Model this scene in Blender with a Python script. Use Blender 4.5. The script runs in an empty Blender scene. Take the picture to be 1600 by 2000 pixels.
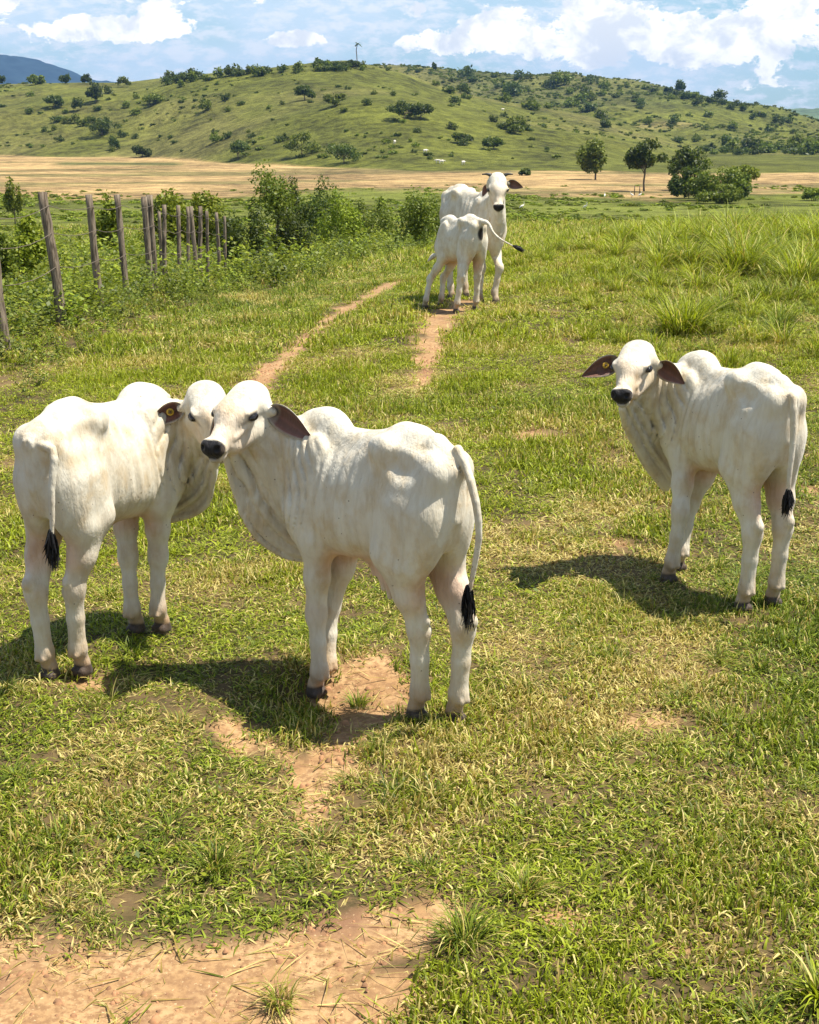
import bpy, math, random, colorsys
import numpy as np
from mathutils import Vector, Matrix

random.seed(7)
rng = np.random.default_rng(7)
R = math.radians
scene = bpy.context.scene
COL = scene.collection

# ------------------------------------------------------------------ camera, sky, sun, exposure
EYE = 2.05                       # camera height above the pasture
F = 2600.0                       # focal length in pixels of the 1600 x 2000 photograph
PITCH = math.atan(750.0 / F)
cam_data = bpy.data.cameras.new('camera')
cam = bpy.data.objects.new('camera', cam_data)
COL.objects.link(cam)
cam.location = (0, 0, EYE)
cam.rotation_euler = (R(90) - PITCH, 0, 0)
cam_data.sensor_fit = 'VERTICAL'
cam_data.sensor_height = 24
cam_data.lens = 24 * F / 2000
cam_data.clip_start = 0.05
cam_data.clip_end = 40000
scene.camera = cam

SUN_EL, SUN_AZ = 66.0, -2.0     # elevation; azimuth measured from +X towards +Y
to_sun = Vector((math.cos(R(SUN_EL)) * math.cos(R(SUN_AZ)), math.cos(R(SUN_EL)) * math.sin(R(SUN_AZ)), math.sin(R(SUN_EL))))
sun_data = bpy.data.lights.new('sun', 'SUN')
sun_data.energy = 5.0
sun_data.angle = R(0.53)
sun_data.color = (1.0, 0.94, 0.84)
sun = bpy.data.objects.new('sun', sun_data)
sun.rotation_euler = to_sun.to_track_quat('Z', 'Y').to_euler()
COL.objects.link(sun)

world = bpy.data.worlds.new('World')
scene.world = world
world.use_nodes = True
WT = world.node_tree


class NT:
    """small helper round a node tree"""
    def __init__(self, tree):
        self.t = tree

    def n(self, kind, **kw):
        nd = self.t.nodes.new(kind)
        for k, v in kw.items():
            if k.startswith('i_'):
                nd.inputs[k[2:].replace('_', ' ')].default_value = v
            else:
                setattr(nd, k, v)
        return nd

    def link(self, a, b):
        self.t.links.new(a, b)

    def math(self, op, a, b=None, c=None, clamp=False):
        nd = self.t.nodes.new('ShaderNodeMath')
        nd.operation = op
        nd.use_clamp = clamp
        for i, v in enumerate((a, b, c)):
            if v is None:
                continue
            if isinstance(v, (int, float)):
                nd.inputs[i].default_value = v
            else:
                self.link(v, nd.inputs[i])
        return nd.outputs[0]

    def mix(self, f, a, b, blend='MIX'):
        nd = self.t.nodes.new('ShaderNodeMix')
        nd.data_type = 'RGBA'
        nd.blend_type = blend
        for i, v in ((0, f), (6, a), (7, b)):
            if isinstance(v, (int, float)):
                nd.inputs[i].default_value = v
            elif isinstance(v, tuple):
                nd.inputs[i].default_value = v if len(v) == 4 else v + (1,)
            else:
                self.link(v, nd.inputs[i])
        return nd.outputs[2]

    def ramp(self, v, p0, p1, lo=0.0, hi=1.0, smooth=True):
        nd = self.t.nodes.new('ShaderNodeMapRange')
        nd.interpolation_type = 'SMOOTHSTEP' if smooth else 'LINEAR'
        nd.inputs['From Min'].default_value = p0
        nd.inputs['From Max'].default_value = p1
        nd.inputs['To Min'].default_value = lo
        nd.inputs['To Max'].default_value = hi
        self.link(v, nd.inputs['Value'])
        return nd.outputs[0]

    def noise(self, vec, scale, detail=4, rough=0.55, dist=0.0):
        nd = self.t.nodes.new('ShaderNodeTexNoise')
        nd.inputs['Scale'].default_value = scale
        nd.inputs['Detail'].default_value = detail
        nd.inputs['Roughness'].default_value = rough
        nd.inputs['Distortion'].default_value = dist
        if vec is not None:
            self.link(vec, nd.inputs['Vector'])
        return nd.outputs['Fac']


def build_world():
    t = NT(WT)
    WT.nodes.clear()
    out = t.n('ShaderNodeOutputWorld')
    bg = t.n('ShaderNodeBackground')
    t.link(bg.outputs[0], out.inputs[0])
    sky = t.n('ShaderNodeTexSky', sky_type='NISHITA')
    sky.sun_disc = False
    sky.sun_elevation = R(SUN_EL)
    sky.sun_rotation = math.atan2(to_sun.x, to_sun.y)
    sky.air_density = 1.0
    sky.dust_density = 0.4
    sky.ozone_density = 1.6
    tc = t.n('ShaderNodeTexCoord')
    sep = t.n('ShaderNodeSeparateXYZ')
    t.link(tc.outputs['Generated'], sep.inputs[0])
    az = t.math('ARCTAN2', sep.outputs['X'], sep.outputs['Y'])
    el = t.math('ARCSINE', sep.outputs['Z'])
    # cumulus field: azimuth / elevation space, elevation stretched near the horizon
    def vec(sa, se, oz=0.0):
        c = t.n('ShaderNodeCombineXYZ')
        t.link(t.math('MULTIPLY', az, sa), c.inputs[0])
        t.link(t.math('MULTIPLY', el, se), c.inputs[1])
        c.inputs[2].default_value = oz
        return c.outputs[0]
    big = t.noise(vec(6.0, 16.0, 3.1), 1.0, 2, 0.5)
    puff = t.noise(vec(27.0, 40.0, 1.7), 1.0, 9, 0.66, 0.20)
    fine = t.noise(vec(60.0, 150.0, 5.2), 1.0, 5, 0.6, 0.2)
    # where the heaped clouds stand (azimuth, elevation, half widths) - continues all round as the big noise
    blobs = [(0.185, 0.060, 0.20, 0.027), (0.055, 0.062, 0.045, 0.018), (0.13, 0.068, 0.05, 0.022), (0.255, 0.075, 0.035, 0.030),
             (-0.20, 0.066, 0.07, 0.012), (-0.29, 0.088, 0.04, 0.014), (-0.08, 0.060, 0.03, 0.008), (-0.15, 0.098, 0.03, 0.010), (-0.175, 0.072, 0.02, 0.014)]
    acc = None
    for a0, e0, wa, we in blobs:
        da = t.math('DIVIDE', t.math('SUBTRACT', az, a0), wa)
        de = t.math('DIVIDE', t.math('SUBTRACT', el, e0), we)
        g = t.math('SUBTRACT', 1.0, t.math('ADD', t.math('MULTIPLY', da, da), t.math('MULTIPLY', de, de)), clamp=True)
        acc = g if acc is None else t.math('MAXIMUM', acc, g)
    # elsewhere round the horizon clouds follow the big noise
    away = t.ramp(t.math('ABSOLUTE', az), 0.30, 0.45)
    rest = t.math('MULTIPLY', away, t.math('MULTIPLY', t.ramp(big, 0.5, 0.65), t.ramp(el, 0.5, 0.2)))
    acc = t.math('MAXIMUM', acc, rest)
    dens = t.math('ADD', t.math('MULTIPLY', acc, 0.27), puff)
    cum = t.ramp(dens, 0.585, 0.640)
    low = t.ramp(el, 0.62, 0.16, 0.22, 1.0)      # cloud layers crowd together towards the horizon, clear blue overhead
    wisp = t.math('MULTIPLY', t.ramp(fine, 0.42, 0.66), 0.75)
    veil = t.math('ADD', 0.22, t.math('MULTIPLY', t.ramp(big, 0.36, 0.60), 0.55))
    # cloud body shading: tops white, lower parts greyer with relief
    relief = t.noise(vec(38.0, 52.0, 9.4), 1.0, 6, 0.6, 0.3)
    shade = t.ramp(relief, 0.36, 0.60)
    c_cloud = t.mix(shade, (0.90, 0.93, 0.97), (1.42, 1.35, 1.22))
    skycol = t.n('ShaderNodeVectorMath', operation='SCALE')
    t.link(sky.outputs[0], skycol.inputs[0])
    skycol.inputs['Scale'].default_value = 0.115
    skyt = t.n('ShaderNodeVectorMath', operation='MULTIPLY')
    t.link(skycol.outputs[0], skyt.inputs[0])
    skyt.inputs[1].default_value = (0.70, 0.98, 1.06)
    wisp = t.math('MULTIPLY', wisp, low)
    veil = t.math('MULTIPLY', veil, low)
    veiled = t.mix(veil, skyt.outputs[0], (0.78, 0.90, 1.04))
    w1 = t.mix(wisp, veiled, (0.98, 1.0, 1.04))
    w2 = t.mix(cum, w1, c_cloud)
    # the ground half of the world stays plain sky
    t.link(w2, bg.inputs['Color'])
    bg.inputs['Strength'].default_value = SKY_GAIN


SKY_GAIN = 0.58
build_world()

scene.view_settings.view_transform = 'Standard'
scene.view_settings.look = 'None'
scene.view_settings.exposure = 0.95
scene.view_settings.gamma = 1.0
scene.view_settings.use_curve_mapping = False
scene.cycles.use_denoising = True
scene.cycles.max_bounces = 8
scene.cycles.diffuse_bounces = 3
scene.cycles.transmission_bounces = 4
scene.cycles.transparent_max_bounces = 4
scene.cycles.volume_bounces = 0


# ------------------------------------------------------------------ pixel helpers (photo pixels -> place)
def drop_ratio(py):
    return math.tan(PITCH + math.atan((py - 1000) / F))


def at_row(px, py, z=0.0):
    """point where the view ray of a photo pixel meets height z"""
    y = (EYE - z) / drop_ratio(py)
    return at_depth(px, py, y)


def at_depth(px, py, y):
    z = EYE - y * drop_ratio(py)
    d = y * math.cos(PITCH) + (EYE - z) * math.sin(PITCH)
    return Vector(((px - 800) / F * d, y, z))


# ------------------------------------------------------------------ numpy noise
def _hash(ix, iy, seed):
    h = (ix.astype(np.int64) * 374761393 + iy.astype(np.int64) * 668265263 + seed * 1442695041) & 0xFFFFFFFF
    h = ((h ^ (h >> 13)) * 1274126177) & 0xFFFFFFFF
    h = h ^ (h >> 16)
    return (h & 0xFFFFFF) / float(0xFFFFFF)


def vnoise(x, y, seed=0):
    x = np.asarray(x, float); y = np.asarray(y, float)
    ix = np.floor(x); iy = np.floor(y)
    fx = x - ix; fy = y - iy
    fx = fx * fx * (3 - 2 * fx); fy = fy * fy * (3 - 2 * fy)
    a = _hash(ix, iy, seed); b = _hash(ix + 1, iy, seed)
    c = _hash(ix, iy + 1, seed); d = _hash(ix + 1, iy + 1, seed)
    return (a * (1 - fx) + b * fx) * (1 - fy) + (c * (1 - fx) + d * fx) * fy


def fbm(x, y, oct=4, seed=0, gain=0.5):
    s = 0; a = 1; t = 0
    for i in range(oct):
        s = s + a * vnoise(np.asarray(x) * 2 ** i + 13.7 * i, np.asarray(y) * 2 ** i + 7.1 * i, seed + i)
        t += a
        a *= gain
    return s / t


def sstep(a, b, x):
    t = np.clip((x - a) / (b - a), 0, 1)
    return t * t * (3 - 2 * t)


# ------------------------------------------------------------------ terrain
PLAIN = -6.0
FOOT_REQ = []
FEET = []          # (x, y, z) filled in below: the ground comes up to each hoof

RIDGE_F = ([-800, -200, 0, 100, 250, 330, 450, 560, 680, 780, 900, 1000, 1100, 1200, 1300, 1400, 1460, 1700],
           [175, 168, 165, 163, 165, 156, 146, 134, 129, 150, 190, 212, 228, 248, 272, 300, 326, 345])
RIDGE_B = ([-800, 200, 500, 680, 800, 900, 1000, 1100, 1200, 1300, 1400, 1500, 1560, 1700, 2200],
           [200, 175, 150, 129, 134, 141, 147, 153, 163, 179, 199, 224, 238, 262, 300])
BASE_F = ([-800, 0, 300, 500, 800, 1100, 1250, 1400, 1600, 2200], [300, 304, 309, 322, 333, 333, 336, 338, 338, 338])


def u_to_px(x, y):
    """photo column of a far point close to the horizon row"""
    return 800 + F * x / np.maximum(y, 1) / (math.cos(PITCH) + 0.01)


def ground_z(x, y):
    x = np.asarray(x, float); y = np.asarray(y, float)
    u = x / np.maximum(y, 4.0)
    u = np.where(y < 1, 0.0, u)
    yc = 17 + 10 * sstep(-0.13, 0.08, u)
    t = (y - yc) / 4.0
    sp = 4.0 * np.where(t > 20, t, np.log1p(np.exp(np.minimum(t, 20))))
    drop = 0.095 * sp
    drop = -PLAIN * (1 - np.exp(-drop / -PLAIN * 1.15))
    z = -drop
    # small relief of the pasture
    near = 1 - sstep(26, 60, y)
    z = z + near * (0.05 * (fbm(x / 1.1, y / 1.1, 4, 3) - 0.5) + 0.10 * (fbm(x / 5.0, y / 5.0, 2, 11) - 0.5) * sstep(6, 12, y))
    z = z + .34 * sstep(.04, .20, u) * np.exp(-((y - 25) / 8.0) ** 2)
    # hills
    far = y > 180
    if np.any(far):
        px = u_to_px(x, y)
        def zr(tab, yr):
            row = np.interp(px, tab[0], tab[1])
            return EYE - yr * np.tan(PITCH + np.arctan((row - 1000) / F))
        yb = (EYE - PLAIN) / np.tan(PITCH + np.arctan((np.interp(px, *BASE_F) - 1000) / F))
        yb = np.where(px > 1150, np.minimum(yb, 255 + 0 * px), yb)
        n1 = fbm(x / 90, y / 90, 4, 21) - 0.5
        n2 = fbm(x / 45, y / 70, 4, 31) - 0.5
        yr1 = 600.0
        t1 = (y - yb) / (yr1 - yb)
        s1 = np.where(t1 < 1, np.sin(np.pi / 2 * np.clip(t1, 0, 1)) ** 1.15, 1 - 0.9 * sstep(0, 1, (y - yr1) / 260))
        h1 = (zr(RIDGE_F, yr1) - PLAIN) * s1
        h1 = h1 + n1 * 13 * np.sin(np.pi * np.clip(t1, 0, 1.0)) * np.clip(t1 * 4, 0, 1)
        h1 = np.where(t1 > 0, h1, 0)
        yb2 = np.interp(px, [900, 1400, 1700], [620, 470, 430])
        yr2 = 920.0
        t2 = (y - yb2) / (yr2 - yb2)
        s2 = np.where(t2 < 1, np.sin(np.pi / 2 * np.clip(t2, 0, 1)) ** 1.1, 1 - 1.0 * sstep(0, 1, (y - yr2) / 500))
        h2 = (zr(RIDGE_B, yr2) - PLAIN) * s2 + n2 * 16 * np.sin(np.pi * np.clip(t2, 0, 1.0))
        h2 = np.where(t2 > 0, h2, 0)
        k = 3.0
        hh = np.maximum(h1, h2)
        z = z + np.where(far, np.maximum(hh, 0), 0)
    for fx, fy, fz in FEET:
        near = (np.abs(x - fx) < 0.9) & (np.abs(y - fy) < 0.9)
        if np.any(near):
            d2 = (x - fx) ** 2 + (y - fy) ** 2
            z = np.where(near, z + (fz - 0.0) * np.exp(-d2 / (2 * 0.20 ** 2)), z)
    return z


def gz(x, y):
    return float(ground_z(np.array([x]), np.array([y]))[0])


def on_ground(px, py):
    """pixel -> point on the terrain (march along the ray)"""
    r = drop_ratio(py)
    ys = np.geomspace(2.0, 1400, 2600)
    zs = EYE - ys * r
    ds = ys * math.cos(PITCH) + (EYE - zs) * math.sin(PITCH)
    xs = (px - 800) / F * ds
    g = ground_z(xs, ys)
    hit = np.nonzero(zs <= g)[0]
    if len(hit) == 0:
        return None
    i = hit[0]
    return Vector((xs[i], ys[i], g[i]))


def px_scale(y, z=0.0):
    """photo pixels per metre at a place"""
    return F / (y * math.cos(PITCH) + (EYE - z) * math.sin(PITCH))


# masks painted on the ground: where the soil is bare and where the grass is dry
def _w(px, py):
    p = at_row(px, py)
    return (p.x, p.y)


def seg_dist(x, y, pts, ws):
    best = np.full(np.shape(x), 9.0)
    for (a, b, wa, wb) in zip(pts[:-1], pts[1:], ws[:-1], ws[1:]):
        ax, ay = a; bx, by = b
        dx, dy = bx - ax, by - ay
        t = np.clip(((x - ax) * dx + (y - ay) * dy) / (dx * dx + dy * dy + 1e-9), 0, 1)
        d = np.hypot(x - ax - t * dx, y - ay - t * dy)
        best = np.minimum(best, d / (wa + (wb - wa) * t))
    return best


TRACK1 = [_w(440, 815), _w(490, 745), _w(545, 695), _w(600, 640), _w(655, 600), _w(700, 567), _w(735, 543), _w(770, 524)]
TRACK1_W = [0.14, .21, .22, .22, .25, .26, .34, .28]
TRACK2 = [_w(815, 755), _w(828, 725), _w(850, 665), _w(853, 640), _w(868, 610), _w(900, 585)]
TRACK2_W = [.12, .17, .22, .24, .30, .32]
PATCHES = [((725, 1335), .20, .22, 1.25), ((700, 1390), .17, .10, .9), ((640, 1495), .13, .10, .95), ((560, 1540), .10, .07, .4),
           ((470, 1400), .13, .08, .6), ((540, 1450), .14, .05, .7),
           ((1100, 1345), .09, .06, .28), ((1200, 1400), .08, .05, .22), ((1180, 1060), .16, .10, .38), ((1035, 850), .12, .16, .95), ((1095, 855), .06, .08, .6),
           ((1110, 1790), .09, .07, .8), ((1320, 1845), .07, .04, .7), ((190, 1325), .18, .10, .75), ((1250, 1030), .09, .05, .4),
           ((600, 1605), .09, .07, .6), ((930, 1390), .10, .10, .5), ((1590, 700), .2, .1, .2), ((235, 1085), .10, .08, .5),
           ((1050, 1500), .10, .08, .3), ((0, 1640), .05, .1, .5), ((1590, 960), .1, .1, .8), ((60, 1240), .2, .1, .4)]
BARE = [_w(-260, 1880), _w(60, 1910), _w(330, 1905), _w(560, 1870), _w(760, 1815), _w(850, 1780)]
BARE_W = [.30, .15, .16, .17, .15, .09]
BARE3 = [_w(745, 1290), _w(725, 1360), _w(665, 1450), _w(632, 1500), _w(600, 1570), _w(585, 1625)]
BARE3_W = [.11, .18, .13, .14, .12, .08]
BARE4 = [_w(440, 1390), _w(480, 1425), _w(560, 1475), _w(620, 1515)]
BARE4_W = [.08, .09, .08, .08]
BARE2 = [_w(-250, 2060), _w(300, 2040), _w(600, 2020), _w(765, 1935)]
BARE2_W = [.35, .25, .2, .1]


def dirt_mask(x, y):
    n = fbm(x / 0.22, y / 0.22, 4, 51) - 0.5
    n2 = fbm(x / 0.7, y / 0.7, 3, 57) - 0.5
    m = np.zeros(np.shape(x))
    near = (y < 14)
    jx = x + n * 0.25
    jy = y + n2 * 0.3
    for pts, ws in ((TRACK1, TRACK1_W), (TRACK2, TRACK2_W)):
        m = np.maximum(m, 1.15 - seg_dist(jx, jy, pts, ws) + n * 0.9)
    for pts, ws in ((BARE, BARE_W), (BARE2, BARE2_W)):
        m = np.maximum(m, 1.5 - seg_dist(x + n * .12, y + n * .12, pts, ws) + n * 1.3)
    for pts, ws in ((BARE3, BARE3_W), (BARE4, BARE4_W)):
        m = np.maximum(m, 1.05 - seg_dist(x + n * .10, y + n * .10, pts, ws) + n * 1.6)
    for (c, rx, ry, s) in PATCHES:
        cx, cy = _w(*c)
        d = np.hypot((x - cx) / rx, (y - cy) / ry)
        m = np.maximum(m, s * (1.45 - d) + n * 1.3 * (d < 2.5))
    m = np.maximum(m, (fbm(x / 0.45, y / 0.55, 4, 71) - 0.69) * 3.6 * sstep(16, 8, y))
    return sstep(0.15, 0.75, m)


DRYP = [((1250, 1500), .35, .3, .5), ((900, 1600), .3, .2, .6), ((1400, 1800), .3, .2, .45), ((100, 1600), .2, .2, .35), ((400, 1560), .3, .15, .4), ((1300, 1270), .3, .25, .4), ((620, 1170), .35, .2, .6), ((1130, 1100), .5, .35, .9), ((950, 1470), .6, .3, .8), ((1150, 1400), .45, .25, .9), ((500, 1110), .3, .2, .7),
        ((560, 1580), .25, .2, .7), ((750, 1650), .3, .12, .6), ((300, 1330), .25, .1, .6), ((1500, 1900), .3, .2, .3), ((1000, 1250), .3, .15, .4),
        ((600, 1290), .25, .12, .8), ((1450, 1560), .2, .2, .4), ((250, 1750), .3, .06, .5), ((620, 590), 1.2, .5, .2)]


def dry_mask(x, y):
    n = fbm(x / 0.5, y / 0.6, 4, 81)
    m = (n - 0.44) * 2.7
    for (c, rx, ry, s) in DRYP:
        cx, cy = _w(*c)
        d2 = ((x - cx) / rx) ** 2 + ((y - cy) / ry) ** 2
        m = np.maximum(m, m * 0.5 + s * np.exp(-d2) * (0.5 + n))
    m = m + 0.25 * dirt_mask(x, y)
    return np.clip(m, 0, 1)


# ------------------------------------------------------------------ tagging helpers
def tag(o, label=None, cat=None, group=None, kind=None):
    if label: o['label'] = label
    if cat: o['category'] = cat
    if group: o['group'] = group
    if kind: o['kind'] = kind
    return o


def link(o, parent=None):
    COL.objects.link(o)
    if parent is not None:
        o.parent = parent
    return o


def empty(name, loc=(0, 0, 0), rz=0.0):
    o = bpy.data.objects.new(name, None)
    o.empty_display_size = 0.1
    o.location = loc
    o.rotation_euler = (0, 0, rz)
    COL.objects.link(o)
    return o


def mesh_np(name, verts, faces=None, quads=None, tris=None, mat=None, smooth=True, cols=None, colname='Col'):
    """mesh from numpy arrays; quads (n,4), tris (n,3)"""
    me = bpy.data.meshes.new(name)
    verts = np.asarray(verts, np.float32)
    if faces is not None:
        me.from_pydata([tuple(v) for v in verts], [], faces)
    else:
        loops = []; starts = []; s = 0
        nq = 0 if quads is None else len(quads)
        nt = 0 if tris is None else len(tris)
        arr = []
        if nq: arr.append(np.asarray(quads, np.int32).ravel())
        if nt: arr.append(np.asarray(tris, np.int32).ravel())
        lv = np.concatenate(arr)
        st = np.concatenate([np.arange(nq) * 4, nq * 4 + np.arange(nt) * 3]).astype(np.int32)
        me.vertices.add(len(verts)); me.vertices.foreach_set('co', verts.ravel())
        me.loops.add(len(lv)); me.loops.foreach_set('vertex_index', lv)
        me.polygons.add(nq + nt); me.polygons.foreach_set('loop_start', st)
        me.update(calc_edges=True)
        me.validate()
    if smooth:
        me.polygons.foreach_set('use_smooth', np.ones(len(me.polygons), bool))
    if cols is not None:
        for cn, c in (cols.items() if isinstance(cols, dict) else ((colname, cols),)):
            c = np.asarray(c, np.float32)
            if c.ndim == 1:
                at = me.attributes.new(cn, 'FLOAT', 'POINT'); at.data.foreach_set('value', c)
            else:
                if c.shape[1] == 3: c = np.hstack([c, np.ones((len(c), 1), np.float32)])
                at = me.color_attributes.new(cn, 'FLOAT_COLOR', 'POINT'); at.data.foreach_set('color', c.ravel())
    if mat is not None: me.materials.append(mat)
    return me


def new_mat(name):
    m = bpy.data.materials.new(name)
    m.use_nodes = True
    m.node_tree.nodes.clear()
    t = NT(m.node_tree)
    out = t.n('ShaderNodeOutputMaterial')
    return m, t, out


def attr(t, name, kind='GEOMETRY'):
    a = t.n('ShaderNodeAttribute', attribute_name=name, attribute_type=kind)
    return a


#@@MARK_MATERIALS
# ------------------------------------------------------------------ ground, fields, hills
ZONE_NEAR, ZONE_MEADOW = (0.110, 0.125, 0.022), (0.125, 0.140, 0.022)
ZONE_DRY, ZONE_HILL = (0.350, 0.235, 0.102), (0.092, 0.098, 0.015)


def ground_material():
    m, t, out = new_mat('pasture_ground')
    b = t.n('ShaderNodeBsdfPrincipled'); b.inputs['Roughness'].default_value = 0.95
    b.inputs['Specular IOR Level'].default_value = 0.15
    t.link(b.outputs[0], out.inputs[0])
    base = attr(t, 'zone').outputs['Color']
    dirt = attr(t, 'dirt').outputs['Fac']
    dry = attr(t, 'dry').outputs['Fac']
    geo = t.n('ShaderNodeNewGeometry')
    pos = geo.outputs['Position']
    # distance of the place from the origin decides which noise can be seen
    ln = t.n('ShaderNodeVectorMath', operation='LENGTH'); t.link(pos, ln.inputs[0])
    far = t.ramp(ln.outputs['Value'], 24, 60)
    n_f = t.noise(pos, 38.0, 5, 0.65)
    n_m = t.noise(pos, 5.0, 4, 0.6)
    n_far = t.noise(pos, 0.30, 7, 0.72)
    n_far2 = t.noise(pos, 0.045, 5, 0.6)
    # bare soil
    soil = t.mix(t.ramp(n_m, 0.35, 0.65), (0.315, 0.185, 0.084), (0.41, 0.265, 0.130))
    soil = t.mix(t.ramp(n_f, 0.40, 0.62), soil, (0.23, 0.130, 0.062))
    n_b = t.noise(pos, 2.1, 4, 0.62)
    soil = t.mix(t.ramp(n_b, 0.50, 0.68), soil, (0.20, 0.108, 0.060))
    soil = t.mix(t.ramp(t.noise(pos, 90.0, 3, 0.7), 0.60, 0.72), soil, (0.50, 0.36, 0.20))
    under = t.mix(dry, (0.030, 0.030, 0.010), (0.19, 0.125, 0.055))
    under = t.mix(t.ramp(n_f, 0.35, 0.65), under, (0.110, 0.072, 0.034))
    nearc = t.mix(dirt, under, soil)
    # far fields: grain of dry stalks and tussocks
    k = t.math('ADD', t.math('MULTIPLY', t.ramp(n_far, 0.36, 0.64), 0.85), t.math('MULTIPLY', t.ramp(n_far2, 0.3, 0.7), 0.70))
    val = t.math('ADD', k, 0.28)
    sc = t.n('ShaderNodeVectorMath', operation='SCALE'); t.link(base, sc.inputs[0]); t.link(val, sc.inputs['Scale'])
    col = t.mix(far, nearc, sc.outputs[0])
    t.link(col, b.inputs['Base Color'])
    bump = t.n('ShaderNodeBump'); bump.inputs['Strength'].default_value = 0.7; bump.inputs['Distance'].default_value = 0.012
    hgt = t.math('ADD', t.math('MULTIPLY', n_m, 0.6), t.math('MULTIPLY', n_f, 0.5))
    t.link(hgt, bump.inputs['Height'])
    bump2 = t.n('ShaderNodeBump'); bump2.inputs['Strength'].default_value = 0.9; bump2.inputs['Distance'].default_value = 2.2
    t.link(n_far, bump2.inputs['Height'])
    t.link(bump.outputs[0], bump2.inputs['Normal'])
    mixn = t.n('ShaderNodeMix', data_type='VECTOR')
    t.link(far, mixn.inputs[0]); t.link(bump.outputs[0], mixn.inputs[4]); t.link(bump2.outputs[0], mixn.inputs[5])
    t.link(mixn.outputs[1], b.inputs['Normal'])
    return m


def plain_front_row(px):
    """photo row where the green meadow meets the dry field"""
    return np.interp(px, [0, 250, 500, 800, 1000, 1200, 1350, 1600], [396, 402, 398, 382, 384, 386, 384, 380])


def zone_colours(x, y, z):
    px = u_to_px(x, y)
    row = 1000 + F * np.tan(np.arctan((EYE - z) / np.maximum(y, 1)) - PITCH)
    n = fbm(x / 25, y / 40, 4, 91)
    n2 = fbm(x / 60, y / 110, 3, 95)
    c = np.empty((len(x), 3))
    near, mea, dry, hill = (np.array(v) for v in (ZONE_NEAR, ZONE_MEADOW, ZONE_DRY, ZONE_HILL))
    c[:] = near
    f = sstep(30, 60, y)[:, None]
    c = c * (1 - f) + mea * f
    yd = (EYE - PLAIN) / np.tan(PITCH + np.arctan((plain_front_row(px) - 1000) / F))
    jit = (n - 0.5) * 70 + (fbm(x / 9, y / 14, 4, 193) - .5) * 60
    f = sstep(-8, 8, y - yd + jit)[:, None]
    drymix = dry * (0.86 + 0.3 * n2[:, None])
    # strips of green in the dry field
    g = sstep(0.57, 0.66, fbm(x / 45, y / 12, 4, 97))[:, None] * 0.75
    g2 = (np.exp(-((row - 320 - (px - 230) * 0.004) / 4.0) ** 2) * sstep(90, 130, px) * sstep(375, 340, px))[:, None] * 0.95
    drymix = drymix * (1 - np.maximum(g * .8, g2)) + np.array((0.09, 0.10, 0.028)) * np.maximum(g * .8, g2)
    c = c * (1 - f) + drymix * f
    yb = (EYE - PLAIN) / np.tan(PITCH + np.arctan((np.interp(px, *BASE_F) - 1000) / F))
    f = sstep(-4, 4, y - yb + (n - 0.5) * 22)[:, None]
    hc = hill * (0.8 + 0.5 * n[:, None])
    yel = sstep(0.5, 0.7, fbm(x / 70, y / 70, 4, 99))[:, None]
    hc = hc * (1 - 0.45 * yel) + np.array((0.15, 0.125, 0.045)) * 0.45 * yel
    # far slope behind the spur: more scrub, and cloud shadow put into the colour
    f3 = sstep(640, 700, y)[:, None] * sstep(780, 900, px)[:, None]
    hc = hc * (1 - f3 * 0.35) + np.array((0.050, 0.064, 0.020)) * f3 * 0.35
    pale = np.exp(-((y - 595) / 14) ** 2)[:, None] * sstep(760, 840, px)[:, None] * sstep(1420, 1350, px)[:, None]
    hc = hc * (1 - 0.55 * pale) + np.array((0.22, 0.17, 0.070)) * 0.55 * pale
    c = c * (1 - f) + hc * f
    return c


def build_ground():
    az_f = np.deg2rad(np.arange(-21, 21.01, 0.24))
    az_m = np.deg2rad(np.arange(22, 60, 1.2))
    az_c = np.deg2rad(np.arange(64, 180, 8.0))
    az = np.concatenate([-az_c[::-1], -az_m[::-1], az_f, az_m, az_c])
    rr = [0.25, 0.6, 1.0, 1.4, 1.8, 2.1]
    while rr[-1] < 9: rr.append(rr[-1] * 1.007)
    while rr[-1] < 60: rr.append(rr[-1] * 1.013)
    while rr[-1] < 240: rr.append(rr[-1] * 1.02)
    while rr[-1] < 1100: rr.append(rr[-1] * 1.010)
    while rr[-1] < 5600: rr.append(rr[-1] * 1.09)
    rr = np.array(rr)
    A, RR = np.meshgrid(az, rr)
    X = (RR * np.sin(A)).ravel(); Y = (RR * np.cos(A)).ravel()
    Z = ground_z(X, Y)
    nA, nR = len(az), len(rr)
    idx = np.arange(nA * nR).reshape(nR, nA)
    a = idx[:-1, :]; b = np.roll(idx, -1, axis=1)[:-1, :]
    c = np.roll(idx, -1, axis=1)[1:, :]; d = idx[1:, :]
    quads = np.stack([a.ravel(), d.ravel(), c.ravel(), b.ravel()], 1)[:, ::-1]
    centre = len(X)
    X = np.append(X, 0.0); Y = np.append(Y, 0.0); Z = np.append(Z, Z[0])
    ring = idx[0]
    tris = np.stack([np.roll(ring, -1), ring, np.full(nA, centre)], 1)
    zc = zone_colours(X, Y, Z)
    D = dirt_mask(X, Y) * (Y > 0) * (Y < 40)
    DR = dry_mask(X, Y)
    Z = Z - 0.012 * D
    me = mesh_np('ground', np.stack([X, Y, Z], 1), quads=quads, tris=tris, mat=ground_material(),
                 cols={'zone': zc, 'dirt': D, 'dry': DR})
    o = link(bpy.data.objects.new('ground', me))
    tag(o, kind='structure')
    return o


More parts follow.
